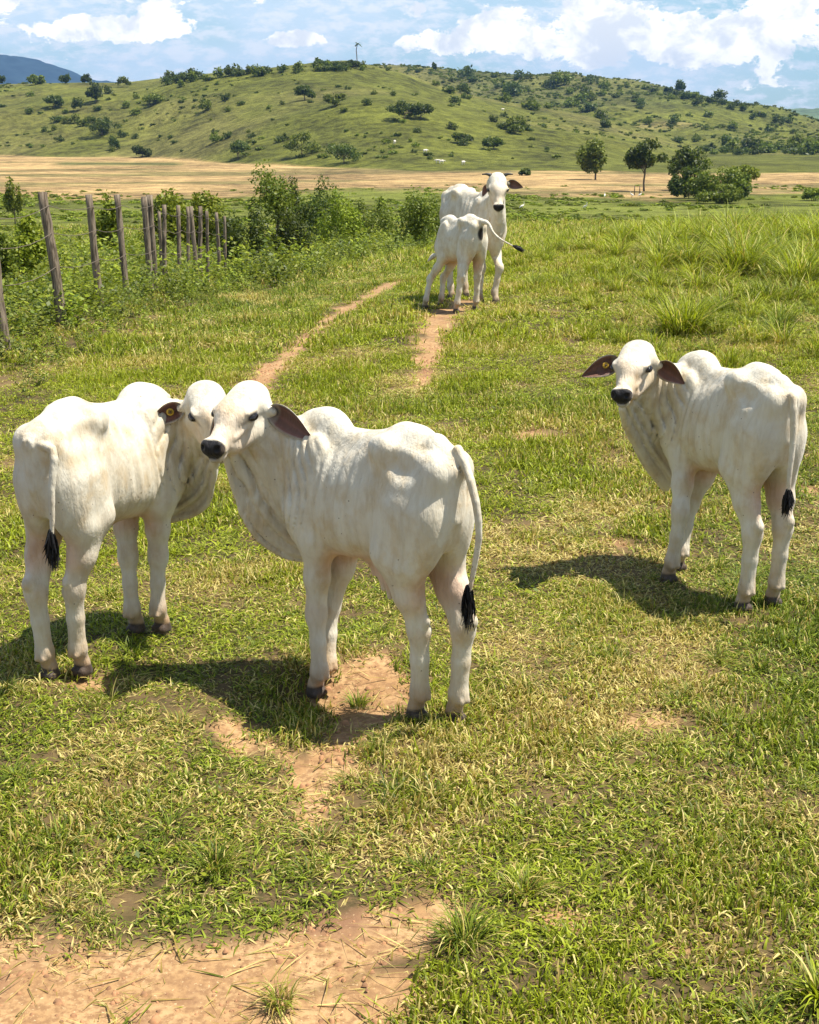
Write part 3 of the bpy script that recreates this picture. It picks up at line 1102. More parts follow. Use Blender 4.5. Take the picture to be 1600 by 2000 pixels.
    tr = np.interp(np.linspace(0, 1, 14), [0, .1, .3, .8, 1], [.034, .024, .017, .0105, .007]) * k
    for i in range(13):
        g.cone(tp[i], tp[i + 1], tr[i], tr[i + 1], .003 * k if i > 2 else .025 * k)
    V, Q = g.mesh()
    # ---- colours by region
    C = np.repeat((WHITE * S.get('tone', 1.0))[None, :], len(V), 0)
    nn = fbm(V[:, 0] * 9 + V[:, 1] * 7, V[:, 2] * 9 - V[:, 1] * 5, 4, 5)
    def blend(mask, c):
        nonlocal C
        C = C * (1 - mask[:, None]) + np.asarray(c)[None, :] * mask[:, None]
    # belly and inner thighs
    inner = sstep(.64 * k, .54 * k, V[:, 2]) * sstep(.14 * k, .07 * k, np.abs(V[:, 1])) * sstep(.40 * k, .50 * k, V[:, 2]) * (V[:, 0] < .30 * k)
    blend(inner * .62, PINK)
    for f in feet:
        d = np.hypot(V[:, 0] - f[0], V[:, 1] - f[1])
        zz = (V[:, 2] - f[2]) / k
        m = (d < .16 * k)
        dirt = sstep(.17, .05, zz + (nn - .5) * .09) * m
        blend(dirt * .75, (0.36, 0.245, 0.15))
        blend(sstep(.34, .10, zz + (nn - .5) * .25) * m * .30, (0.50, 0.38, 0.26))
        blend((sstep(.052, .040, zz + (nn - .5) * .02) * m) * .95, (0.055, 0.042, 0.035))
        joint = np.exp(-((zz - .36) / .05) ** 2) * m * (nn > .45) * .25
        blend(joint, (0.55, 0.42, 0.30))
    rel = (V - hp) @ hf / hs
    inhead = (np.abs(rel[:, 1]) < .13) & (rel[:, 0] > -.14) & (rel[:, 0] < .33) & (rel[:, 2] > -.15) & (rel[:, 2] < .13)
    hx, hy, hz_ = rel[:, 0], rel[:, 1], rel[:, 2]
    face = sstep(.03, .10, hx) * sstep(.25, .17, hx) * inhead * (hz_ < .06)
    blend(face * (.30 + .5 * (nn - .4)).clip(0, .6) * S.get('tan', 1.0), TAN)
    mz = sstep(.228 * fz, .238 * fz, hx + .35 * np.clip(.02 - np.abs(hz_ + .050), -.05, .02) + (nn - .5) * .010) * inhead * sstep(-.099, -.091, hz_)
    blend(mz, MUZ)
    for s in (1, -1):      # paler skin at the edge of the nostril and the lip line
        rim = np.exp(-(((hy - s * .043 * hw) / .007) ** 2 + ((hz_ + .060) / .016) ** 2)) * inhead * sstep(.225 * fz, .24 * fz, hx)
        blend(rim * .35, (0.30, 0.24, 0.20))
    lip = inhead * sstep(.235 * fz, .245 * fz, hx) * (hz_ < -.088)
    blend(lip * .35, MUZ * 3)
    for s in (1, -1):
        d = np.sqrt(((hx - .056) / 1.7) ** 2 + (hy - s * .080 * hw) ** 2 + ((hz_ - .006) / .95) ** 2)
        blend(sstep(.027, .015, d) * inhead * .92, (0.045, 0.036, 0.036))
        tear = np.exp(-(((hx - .088) / .018) ** 2 + ((hz_ + .006 + (hx - .088) * .3) / .008) ** 2)) * inhead * (np.sign(hy) == s)
        blend(tear * .5, (0.10, 0.08, 0.075))
    # tail: grey-tan shading of its own skin towards the switch
    dt = np.linalg.norm(V[:, None, :] - tp[None, 9:, :], axis=2).min(1)
    blend(sstep(.03 * k, .016 * k, dt) * .35, (0.55, 0.47, 0.38))
    if S.get('dark_patch') is not None:
        c0, r0 = S['dark_patch']
        d = np.linalg.norm((V - np.array(c0)) / np.array(r0), axis=1)
        blend(sstep(1.1, .8, d), (0.02, 0.017, 0.016))
    verts = [V]; quads = [Q]; cols = [C]
    off = len(V)
    ear_info = []
    for s in (1, -1):
        ed = S['ears'][0 if s == 1 else 1]
        dv, nv, L, W = ed
        eb = Hh(-.055, s * .064, -.006) + dv * .025 * hs
        eV, eQ, eC = ear_mesh(eb, dv, nv, L, W, np.array(S.get('ear_in', (0.145, 0.078, 0.062))), S.get('ear_bend', .2))
        verts.append(eV); quads.append(eQ + off); cols.append(eC)
        off += len(eV)
        ear_info.append((eb, dv, nv - np.dot(nv, dv) * dv, L, W))
    V = np.vstack(verts); Q = np.vstack(quads); C = np.vstack(cols)
    root = S['root']
    me = mesh_np('body', V, quads=Q, mat=HIDE, cols={'Col': np.clip(C, 0, 1)})
    link(bpy.data.objects.new('body', me), root)
    # eyes
    for s in (1, -1):
        c = Hh(.054, s * .0745, .006)
        add_ball('eye', c, .0200 * hs, EYE_M, root, squash=hf, sq=(1.30, .8, .78))
    # horns
    for s in (1, -1):
        if S.get('horns'):
            pts = spline([Hh(-.08, s * .05, .06), Hh(-.085, s * .085, .072), Hh(-.078, s * .125, .074)], 7)
            add_tube('horn', pts, np.linspace(.018, .005, 7) * hs, HORN_M, root)
    # switch
    add_switch(tp[-3], tp[-1], S.get('switch', .17) * k, root, S.get('switch_dir'), k)
    for s_i, style in (S.get('tags') or {}).items():
        eb, dv, nv, L, W = ear_info[s_i]
        c = eb + dv * L * .36 + unit(nv) * .004
        add_tag(c, unit(nv), unit(dv), .0150, root, style)
    return root


def legend(g, ft, f, k, lm):
    """fetlock, pastern and cloven hoof"""
    g.ell(ft, np.array((.034, .033, .042)) * k * lm, .02 * k)
    past = np.array((f[0] + .020 * k, f[1], f[2] + .060 * k))
    g.cone(ft, past, .029 * k * lm, .029 * k * lm, .014 * k)
    for s in (1, -1):
        g.cone((past[0] + .0, past[1] + s * .013 * k, past[2] - .006 * k), (f[0] + .030 * k, f[1] + s * .018 * k, f[2] + .016 * k), .021 * k, .020 * k, .008 * k)
        g.cone((f[0] + .0, f[1] + s * .016 * k, f[2] + .018 * k), (f[0] + .036 * k, f[1] + s * .019 * k, f[2] + .010 * k), .020 * k, .013 * k, .008 * k)
        g.ell((ft[0] - .032 * k, ft[1] + s * .015 * k, ft[2] - .018 * k), (.011 * k, .010 * k, .012 * k), .01 * k)      # dew claws
    g.F[:, :, :] = g.F


def add_ball(name, c, r, mat, parent, squash=None, sq=(1, 1, 1), seg=12):
    V = []; Q = []
    for i in range(seg + 1):
        a = math.pi * i / seg
        for j in range(seg * 2):
            b = 2 * math.pi * j / (seg * 2)
            V.append((math.sin(a) * math.cos(b) * sq[0], math.sin(a) * math.sin(b) * sq[1], math.cos(a) * sq[2]))
    m = seg * 2
    for i in range(seg):
        for j in range(m):
            Q.append((i * m + j, (i + 1) * m + j, (i + 1) * m + (j + 1) % m, i * m + (j + 1) % m))
    V = np.array(V) * r
    if squash is not None: V = V @ np.array(squash).T
    me = mesh_np(name, V + np.array(c), quads=np.array(Q), mat=mat)
    return link(bpy.data.objects.new(name, me), parent)


def tube_arrays(pts, rad, seg=8, closed=True):
    pts = np.array(pts); n = len(pts)
    V = []; Q = []
    up = np.array((0.13, 0.21, 0.97))
    for i in range(n):
        d = unit(pts[min(i + 1, n - 1)] - pts[max(i - 1, 0)])
        a = unit(np.cross(d, up)) if abs(d @ up) < .98 else unit(np.cross(d, (1, 0, 0)))
        b = np.cross(d, a)
        for j in range(seg):
            t = 2 * math.pi * j / seg
            V.append(pts[i] + (a * math.cos(t) + b * math.sin(t)) * rad[i])
    for i in range(n - 1):
        for j in range(seg):
            Q.append((i * seg + j, i * seg + (j + 1) % seg, (i + 1) * seg + (j + 1) % seg, (i + 1) * seg + j))
    V.append(pts[0]); V.append(pts[-1])
    T = []
    for j in range(seg):
        T.append(((j + 1) % seg, j, n * seg)); T.append(((n - 1) * seg + j, (n - 1) * seg + (j + 1) % seg, n * seg + 1))
    return np.array(V), np.array(Q), np.array(T)


def add_tube(name, pts, rad, mat, parent, seg=8):
    V, Q, T = tube_arrays(pts, rad, seg)
    me = mesh_np(name, V, quads=Q, tris=T, mat=mat)
    return link(bpy.data.objects.new(name, me), parent)


def add_switch(a, b, L, parent, d=None, k=1.0):
    """the black brush at the end of the tail: many curved strands"""
    r = np.random.default_rng(int(abs(a[0]) * 1000) + 3)
    d = unit(b - a) if d is None else unit(d)
    b = b - d * .05 * k
    V = []; T = []
    p1 = unit(np.cross(d, (0.3, 0.9, 0.1))); p2 = np.cross(d, p1)
    for s in range(190):
        ang = r.uniform(0, 6.283); q = r.uniform(0, 1) ** .5
        perp = (p1 * math.cos(ang) + p2 * math.sin(ang)) * .021 * k * q
        t0 = r.uniform(0, .45); t1 = min(1.0, t0 + r.uniform(.45, .7)) * r.uniform(.85, 1.05)
        w = .0030 * k
        sd = unit(np.cross(d, r.normal(0, 1, 3)))
        n = 6
        o0 = len(V)
        bendv = r.normal(0, .011, 3) * k
        for i in range(n + 1):
            u = i / n; t = t0 + (t1 - t0) * u
            prof = (math.sin(math.pi * min(1, max(0, t * .86 + .10))) ** 1.1)
            p = b + d * L * t + perp * prof + bendv * u * u
            ww = w * (1 - u ** 3) + .0005
            V.append(p - sd * ww); V.append(p + sd * ww)
        for i in range(n):
            q_ = o0 + i * 2
            T.append((q_, q_ + 1, q_ + 3, q_ + 2))
    me = mesh_np('tail_switch', np.array(V), quads=np.array(T), mat=HAIR_M)
    link(bpy.data.objects.new('tail_switch', me), parent)


def add_tag(c, n, d, r, parent, style):
    """round button tag with a raised ring and a stud"""
    s = np.cross(n, d)
    def disc(rad0, rad1, h0, h1, name, mat, par, seg=20):
        V = []; Q = []
        for (rr, hh) in ((rad1, h0), (rad1, h1), (rad0, h1), (rad0, h0)):
            for j in range(seg):
                a = 2 * math.pi * j / seg
                V.append(c + (d * math.cos(a) + s * math.sin(a)) * rr + n * hh)
        for q in range(4):
            for j in range(seg):
                Q.append((q * seg + j, q * seg + (j + 1) % seg, ((q + 1) % 4) * seg + (j + 1) % seg, ((q + 1) % 4) * seg + j))
        me = mesh_np(name, np.array(V), quads=np.array(Q), mat=mat, smooth=False)
        return link(bpy.data.objects.new(name, me), par)
    plate = disc(r * .34, r, 0, .004, 'ear_tag', TAG_M, parent)
    disc(r * .02, r * .33, 0, .007, 'tag_stud', TAGD_M, plate)
    if style == 'mark':
        disc(r * .50, r * .62, .0041, .0050, 'tag_mark', TAGD_M, plate)


def placed(name, label, cat, origin, yaw, group=None):
    o = empty(name, (origin[0], origin[1], origin[2]), yaw)
    tag(o, label, cat, group)
    return o


def to_local(p, origin, yaw):
    c, s = math.cos(-yaw), math.sin(-yaw)
    x, y = p[0] - origin[0], p[1] - origin[1]
    return np.array((c * x - s * y, s * x + c * y, p[2] - origin[2]))


def dir_local(v, yaw):
    c, s = math.cos(-yaw), math.sin(-yaw)
    return unit((c * v[0] - s * v[1], s * v[0] + c * v[1], v[2]))


def build_cattle():
    grp = 'white zebu calves standing on the pasture'
    def setup(org, yaw):
        L = lambda px, py, y: to_local(at_depth(px, py, y), org, yaw)
        G = lambda px, py, z=0.0: to_local(at_row(px, py, z), org, yaw)
        D = lambda v: dir_local(v, yaw)
        return L, G, D
    # --- calf in the middle: walks away to the left, head turned back
    yaw = R(90 + 40); org = (-.150, 4.63, 0)
    L, G, D = setup(org, yaw)
    root = placed('calf', 'pale calf nearest the middle without ear tag, standing over the bare soil', 'calf', org, yaw, grp)
    fl = G(624, 1362, -.06); fr = G(640, 1344, -.06)
    hl = G(820, 1408); hrr = G(895, 1414)
    for f in (fl, fr, hl, hrr): FOOT_REQ.append((f, org, yaw))
    nose = D((-.44, -.86, -.22))
    bovine(dict(root=root, feet=[hl, hrr, fl, fr], head=L(474, 802, 4.84), headframe=frame(nose, (0, 0, 1), 0.0), head_size=.97,
                ears=[(D((.86, -.58, -.33)), D((.20, -.95, -.18)), .205, .112), (D((-.55, .25, -.75)), D((-.5, -.8, 0)), .16, .085)],
                dew_edge=[P3 for P3 in (L(600, 1092, 4.98), L(560, 1086, 4.96), L(515, 1058, 4.93), L(486, 1022, 4.90), L(466, 975, 4.88), L(452, 925, 4.84), L(441, 886, 4.80))],
                tail=[(-.38, 0, 1.03), (-.45, -.01, .985), L(897, 880, 4.27), L(925, 960, 4.22), L(936, 1040, 4.22), L(926, 1110, 4.24), L(915, 1168, 4.25)],
                switch=.165, switch_dir=(0, 0, -1), seed=1, hump=1.0, flap=1.0, lean=1.0))
    # --- calf on the left
    yaw = R(90 - 22); org = (-1.185, 5.11, 0)
    L, G, D = setup(org, yaw)
    root = placed('calf', 'pale calf at far left with a yellow ear tag, its muzzle hidden behind its neighbour', 'calf', org, yaw, grp)
    hl = G(92, 1328); hrr = G(156, 1320); fl = G(262, 1238); fr = G(312, 1236)
    for f in (fl, fr, hl, hrr): FOOT_REQ.append((f, org, yaw))
    nose = D((.36, -.84, -.36))
    bovine(dict(root=root, feet=[hl, hrr, fl, fr], head=L(408, 800, 5.25), headframe=frame(nose, (0, 0, 1), 0.0), head_size=.97, lean=.95,
                ears=[(D((.75, .3, -.4)), D((0, -1, 0)), .15, .08), (D((-.88, -.12, -.30)), D((.10, -.95, -.05)), .145, .092)],
                dew_edge=[L(335, 1015, 5.50), L(360, 1010, 5.48), L(388, 1000, 5.44), L(412, 978, 5.40), L(420, 935, 5.34), L(424, 890, 5.28)],
                tail=[(-.40, 0, 1.00), (-.46, .01, .96), L(104, 880, 4.62), L(101, 950, 4.60), L(102, 1010, 4.60), L(101, 1058, 4.60)],
                switch=.155, switch_dir=(0, 0, -1), seed=4, tags={1: 'mark'}, flap=.35, tone=.97, hump=.92))
    # --- calf on the right
    yaw = R(90 + 19); org = (1.425, 5.88, 0)
    L, G, D = setup(org, yaw)
    root = placed('calf', 'pale calf on the right looking at the camera, yellow tag in its spread ear', 'calf', org, yaw, grp)
    hl = G(1455, 1196); hrr = G(1513, 1184); fl = G(1310, 1139); fr = G(1328, 1116)
    for f in (fl, fr, hl, hrr): FOOT_REQ.append((f, org, yaw))
    nose = D((-.42, -.86, -.26))
    bovine(dict(root=root, feet=[hl, hrr, fl, fr], head=L(1240, 712, 6.02), headframe=frame(nose, (0, 0, 1), 0.03), head_size=.97,
                ears=[(D((.72, -.15, -.40)), D((-.25, -.95, -.15)), .140, .105), (D((-.93, -.10, -.24)), D((.1, -.95, .15)), .175, .105)],
                dew_edge=[L(1300, 958, 6.30), L(1280, 935, 6.27), L(1258, 905, 6.22), L(1240, 868, 6.15), L(1224, 838, 6.08), L(1214, 800, 6.0)],
                tail=[(-.40, 0, 1.02), (-.46, -.01, .98), L(1550, 780, 5.37), L(1549, 860, 5.36), L(1542, 930, 5.36), L(1539, 975, 5.36)],
                switch=.12, switch_dir=(0, 0, -1), seed=9, tags={1: 'plain'}, flap=.4, lean=.98))
    # --- the cow facing the camera in the distance, and the calf that suckles
    def foot(px, y, org, yaw):
        g0 = gz(0.9, y)
        d = y * math.cos(PITCH) + (EYE - g0) * math.sin(PITCH)
        x = (px - 800) / F * d
        return to_local((x, y, gz(x, y)), org, yaw)
    yaw = R(-90 + 30); org = (0.80, 16.75, gz(.8, 16.5))
    L, G, D = setup(org, yaw)
    root = placed('cow', 'white zebu cow with short dark horns facing the camera beyond the track', 'cow', org, yaw)
    k = 1.30
    feet = [foot(908, 17.2, org, yaw), foot(880, 17.1, org, yaw), foot(966, 16.25, org, yaw), foot(936, 16.35, org, yaw)]
    nose = D((.02, -.80, -.60))
    bovine(dict(root=root, size=k, h=.014, feet=feet, head=L(972, 364, 16.05), headframe=frame(nose, (0, 0, 1), 0.0), head_size=1.28, lean=.88,
                ears=[(D((.90, -.1, -.12)), D((0, -1, 0)), .18, .12), (D((-.45, .1, -.85)), D((-.5, -.85, 0)), .13, .09)], horns=True,
                tail=[(-.40 * k, 0, 1.02 * k), (-.47 * k, 0, .96 * k), (-.52 * k, .02, .75 * k), (-.52 * k, .02, .5 * k), (-.5 * k, .03, .38 * k)],
                switch=.15, switch_dir=(0, 0, -1), dewlap=.17, seed=2, hump=.7, ribs=.005, flap=.3, leg=.95))
    yaw = R(90 + 27); org = (0.58, 15.75, gz(.5, 15.6))
    L, G, D = setup(org, yaw)
    root = placed('calf', 'pale calf suckling in front of the horned cow, tail flicked out sideways', 'calf', org, yaw, grp)
    feet = [foot(893, 15.35, org, yaw), foot(930, 15.55, org, yaw), foot(832, 15.95, org, yaw), foot(862, 16.1, org, yaw)]
    nose = D((-.10, .80, .10))
    bovine(dict(root=root, size=1.02, h=.012, feet=feet, head=L(866, 492, 16.25), headframe=frame(nose, (0, 0, 1), 0.0), head_size=.95,
                ears=[(D((-.8, -.1, -.5)), D((-.2, .9, .1)), .13, .07), (D((.8, 0, -.5)), D((0, 1, .1)), .13, .07)],
                tail=[(-.40, 0, 1.04), L(953, 436, 15.25), L(962, 452, 15.2), L(975, 465, 15.15), L(994, 476, 15.1), L(1009, 483, 15.05)],
                switch=.15, switch_dir=D((.9, 0, -.40)), dewlap=.08, seed=5, hump=.7, flap=.4, lean=.9,
                dark_patch=((-.465, .0, .90), (.07, .040, .10))))


# hooves are placed first on a flat ground at the photo's rows; the terrain then comes up to them
build_cattle()
_f = []
for f, org, yaw in FOOT_REQ:
    c, s = math.cos(yaw), math.sin(yaw)
    _f.append((org[0] + c * f[0] - s * f[1], org[1] + s * f[0] + c * f[1], org[2] + f[2]))
FEET[:] = []
for p in _f:
    FEET.append((p[0], p[1], p[2] - gz(p[0], p[1]) + 0.004))
# weights so that neighbouring corrections add up to the wanted heights
_A = np.array([[math.exp(-((a[0] - b[0]) ** 2 + (a[1] - b[1]) ** 2) / (2 * .2 ** 2)) for b in FEET] for a in FEET])
_h = np.array([p[2] for p in FEET])
_wts = np.linalg.solve(_A + np.eye(len(FEET)) * 0.03, _h)
FEET[:] = [(p[0], p[1], float(wt)) for p, wt in zip(FEET, _wts)]
GROUND = build_ground()
haze_box()
far_hill('far_mountain', 4600, [-900, -500, -250, -120, -40, 0, 22, 45, 80, 110, 150, 200, 300, 420], [215, 190, 150, 150, 128, 113, 110, 116, 130, 139, 150, 158, 172, 190], 0, (0.022, 0.038, 0.045), 3, 22, 900)
far_hill('far_hills', 2500, [1100, 1300, 1400, 1470, 1520, 1560, 1600, 1700, 1900, 2300], [260, 235, 222, 216, 214, 215, 215, 212, 220, 230], 0, (0.10, 0.14, 0.06), 8, 30, 500)
#@@MARK_VEGETATION


# ------------------------------------------------------------------ plants: materials
def leaf_material(name, dark, light, trans=0.35, rough=0.5, yellow=(0.22, 0.20, 0.03)):
    """colour varies leaf by leaf (attribute rnd) and plant by plant"""
    m, t, out = new_mat(name)
    rnd = attr(t, 'rnd').outputs['Fac']
    oi = t.n('ShaderNodeObjectInfo')
    c = t.mix(rnd, dark, light)
    c = t.mix(t.math('MULTIPLY', t.ramp(rnd, 0.90, 1.0), 0.5), c, yellow)
    hs = t.n('ShaderNodeHueSaturation')
    t.link(c, hs.inputs['Color'])
    t.link(t.math('ADD', 0.488, t.math('MULTIPLY', oi.outputs['Random'], 0.024)), hs.inputs['Hue'])
    t.link(t.math('ADD', 0.75, t.math('MULTIPLY', oi.outputs['Random'], 0.5)), hs.inputs['Value'])
    b = t.n('ShaderNodeBsdfPrincipled'); b.inputs['Roughness'].default_value = rough
    b.inputs['Specular IOR Level'].default_value = 0.25
    t.link(hs.outputs[0], b.inputs['Base Color'])
    tr = t.n('ShaderNodeBsdfTranslucent')
    t.link(t.mix(0.5, hs.outputs[0], (0.16, 0.22, 0.02)), tr.inputs['Color'])
    mx = t.n('ShaderNodeMixShader'); mx.inputs[0].default_value = trans
    t.link(b.outputs[0], mx.inputs[1]); t.link(tr.outputs[0], mx.inputs[2])
    t.link(mx.outputs[0], out.inputs[0])
    return m


def grass_material():
    """blade colour: tint of the tuft (dryness, freshness) and of the single blade"""
    m, t, out = new_mat('grass_blades')
    rnd = attr(t, 'rnd').outputs['Fac']
    v = attr(t, 'along').outputs['Fac']
    dry = attr(t, 'tuft_dry', 'INSTANCER').outputs['Fac']
    hue = attr(t, 'tuft_hue', 'INSTANCER').outputs['Fac']
    green = t.mix(hue, (0.046, 0.082, 0.008), (0.135, 0.165, 0.007))
    green = t.mix(t.ramp(rnd, 0.15, 0.95), green, t.mix(hue, (0.225, 0.290, 0.030), (0.390, 0.440, 0.024)))
    straw = t.mix(t.ramp(rnd, 0.2, 0.9), (0.33, 0.24, 0.06), (0.68, 0.58, 0.22))
    isdry = t.math('LESS_THAN', t.math('FRACT', t.math('MULTIPLY', rnd, 17.31)), t.math('ADD', 0.05, t.math('MULTIPLY', dry, 0.78)))
    c = t.mix(isdry, green, straw)
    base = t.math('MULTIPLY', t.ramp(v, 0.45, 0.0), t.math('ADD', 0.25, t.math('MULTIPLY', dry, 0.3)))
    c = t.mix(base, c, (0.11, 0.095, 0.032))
    b = t.n('ShaderNodeBsdfPrincipled'); b.inputs['Roughness'].default_value = 0.5
    b.inputs['Specular IOR Level'].default_value = 0.25
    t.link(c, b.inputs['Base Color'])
    tr = t.n('ShaderNodeBsdfTranslucent'); t.link(t.mix(1.0, c, (1.15, 1.15, 0.6), 'MULTIPLY'), tr.inputs['Color'])
    mx = t.n('ShaderNodeMixShader'); mx.inputs[0].default_value = 0.35
    t.link(b.outputs[0], mx.inputs[1]); t.link(tr.outputs[0], mx.inputs[2])
    t.link(mx.outputs[0], out.inputs[0])
    return m


CLOD_M = plain_mat('earth_clods', (0.38, 0.20, 0.10), 0.95, 0.1, col2=(0.20, 0.11, 0.06))
GRASS_M = grass_material()
LEAF_DARK = leaf_material('dark_leaves', (0.030, 0.050, 0.008), (0.088, 0.115, 0.016))
LEAF_MID = leaf_material('mid_leaves', (0.055, 0.085, 0.010), (0.190, 0.220, 0.020))
LEAF_LIGHT = leaf_material('bright_leaves', (0.110, 0.155, 0.010), (0.290, 0.330, 0.020))
BARK_M = plain_mat('grey_bark', (0.17, 0.135, 0.10), 0.9, 0.1, scale=9)
POST_M = plain_mat('weathered_post', (0.25, 0.200, 0.145), 0.9, 0.1, scale=16, col2=(0.080, 0.060, 0.043))
_t = POST_M.node_tree
_mp = _t.nodes.new('ShaderNodeMapping'); _mp.inputs['Scale'].default_value = (2.2, 2.2, 0.22)
_tc = [n for n in _t.nodes if n.bl_idname == 'ShaderNodeTexCoord'][0]
_nz = [n for n in _t.nodes if n.bl_idname == 'ShaderNodeTexNoise'][0]
_t.links.new(_tc.outputs['Object'], _mp.inputs[0]); _t.links.new(_mp.outputs[0], _nz.inputs['Vector'])
_bp = _t.nodes.new('ShaderNodeBump'); _bp.inputs['Strength'].default_value = 1.0; _bp.inputs['Distance'].default_value = 0.02
_t.links.new(_nz.outputs['Fac'], _bp.inputs['Height'])
_t.links.new(_bp.outputs[0], [n for n in _t.nodes if n.bl_idname == 'ShaderNodeBsdfPrincipled'][0].inputs['Normal'])
WIRE_M = plain_mat('rusty_wire', (0.16, 0.12, 0.09), 0.6, 0.4)


def blades_mesh(name, n, radius, hmin, hmax, width, lean, seed, curve=0.5, segs=3, mat=None, centre_lean=0.0, flat=0.0):
    """a tuft: n curved tapering blades; attributes rnd (per blade) and along (0 root .. 1 tip)"""
    r = np.random.default_rng(seed)
    V = []; Q = []; RN = []; AL = []
    for i in range(n):
        a = r.uniform(0, 6.283); q = radius * math.sqrt(r.uniform(0, 1))
        bx, by = math.cos(a) * q, math.sin(a) * q
        az = a + r.normal(0, .9) if centre_lean else r.uniform(0, 6.283)
        ln = r.uniform(hmin, hmax)
        th = abs(r.normal(lean, lean * .5)) + centre_lean * (q / max(radius, 1e-6)) * .8
        th = min(th, 1.5)
        dx, dy = math.cos(az), math.sin(az)
        w = width * r.uniform(.6, 1.3)
        tw = r.uniform(0, 6.283)
        sx, sy = math.cos(tw), math.sin(tw)
        if r.uniform() < .6: sx, sy = -dy, dx
        rn = r.uniform()
        o = len(V)
        x, y, z = bx, by, -.004
        ang = th * .5
        for k_ in range(segs + 1):
            u = k_ / segs
            ww = w * (1 - u ** 1.6) * .5 + w * .05
            V.append((x - sx * ww, y - sy * ww, z)); V.append((x + sx * ww, y + sy * ww, z))
            RN += [rn, rn]; AL += [u, u]
            st = ln / segs
            x += dx * math.sin(ang) * st; y += dy * math.sin(ang) * st; z += math.cos(ang) * st * (1 - flat)
            ang += curve * r.uniform(.6, 1.4) * th * .8 + .1 * curve
            ang = min(ang, 2.0)
        for k_ in range(segs):
            p = o + k_ * 2
            Q.append((p, p + 1, p + 3, p + 2))
    me = mesh_np(name, np.array(V), quads=np.array(Q), mat=mat or GRASS_M, cols={'rnd': np.array(RN), 'along': np.array(AL)})
    return me


def proto_collection(name, meshes):
    c = bpy.data.collections.new(name)
    for i, me in enumerate(meshes):
        c.objects.link(bpy.data.objects.new('%s_%02d' % (name, i), me))
    return c


def scatter(name, coll, pts, rot, scl, idx, dry, hue):
    """one object of kind stuff: points that carry tufts by geometry nodes"""
    me = bpy.data.meshes.new(name)
    n = len(pts)
    me.vertices.add(n); me.vertices.foreach_set('co', np.asarray(pts, np.float32).ravel())
    for nm, ty, arr in (('tuft_rot', 'FLOAT_VECTOR', rot), ('tuft_scale', 'FLOAT_VECTOR', scl), ('tuft_index', 'INT', idx), ('tuft_dry', 'FLOAT', dry), ('tuft_hue', 'FLOAT', hue)):
        at = me.attributes.new(nm, ty, 'POINT')
        if ty == 'FLOAT_VECTOR': at.data.foreach_set('vector', np.asarray(arr, np.float32).ravel())
        else: at.data.foreach_set('value', np.asarray(arr, np.int32 if ty == 'INT' else np.float32))
    o = link(bpy.data.objects.new(name, me))
    ng = bpy.data.node_groups.new(name + '_scatter', 'GeometryNodeTree')
    ng.interface.new_socket('Geometry', in_out='INPUT', socket_type='NodeSocketGeometry')
    ng.interface.new_socket('Geometry', in_out='OUTPUT', socket_type='NodeSocketGeometry')
    N = ng.nodes; Lk = ng.links
    gi = N.new('NodeGroupInput'); go = N.new('NodeGroupOutput')
    ci = N.new('GeometryNodeCollectionInfo'); ci.inputs['Collection'].default_value = coll
    ci.inputs['Separate Children'].default_value = True; ci.inputs['Reset Children'].default_value = True
    iop = N.new('GeometryNodeInstanceOnPoints'); iop.inputs['Pick Instance'].default_value = True
    def na(nm, ty):
        a = N.new('GeometryNodeInputNamedAttribute'); a.data_type = ty; a.inputs['Name'].default_value = nm
        return a.outputs['Attribute']
    Lk.new(gi.outputs[0], iop.inputs['Points'])
    Lk.new(ci.outputs[0], iop.inputs['Instance'])
    Lk.new(na('tuft_index', 'INT'), iop.inputs['Instance Index'])
    e2r = N.new('FunctionNodeEulerToRotation'); Lk.new(na('tuft_rot', 'FLOAT_VECTOR'), e2r.inputs[0])
    Lk.new(e2r.outputs[0], iop.inputs['Rotation'])
    Lk.new(na('tuft_scale', 'FLOAT_VECTOR'), iop.inputs['Scale'])
    Lk.new(iop.outputs[0], go.inputs[0])
    md = o.modifiers.new('scatter', 'NODES'); md.node_group = ng
    tag(o, kind='stuff')
    return o


def wedge_points(y0, y1, dens, half=0.40, r=rng):
    """random points in the view wedge, dens per square metre (number or function of y)"""
    area = half * (y1 ** 2 - y0 ** 2)
    n = int(area * dens)
    y = np.sqrt(r.uniform(y0 ** 2, y1 ** 2, n))
    x = r.uniform(-half, half, n) * y
    return x, y


def lift(x, y):
    return ground_z(x, y) - 0.012 * dirt_mask(x, y) * (y < 40)


def weed_zone(x, y):
    """1 where the rank weeds along the fence grow"""
    edge = np.interp(y, [8, 11, 13, 16, 20, 25, 32, 45], [-2.75, -3.2, -3.55, -3.15, -2.9, -2.2, -.6, 1.5])
    return sstep(0.35, -0.25, x - edge + (fbm(x / .8, y / .8, 3, 131) - .5) * 1.2) * sstep(7.5, 9.5, y)


def rank_zone(x, y):
    """1 where tall grass stands on the right"""
    u = x / y
    n = fbm(x / 1.6, y / 2.4, 3, 141)
    return sstep(.40, .62, n + .25 * sstep(.10, .26, u) + .12 * sstep(14, 22, y) - .14) * sstep(.02, .14, u) * sstep(9, 13, y)


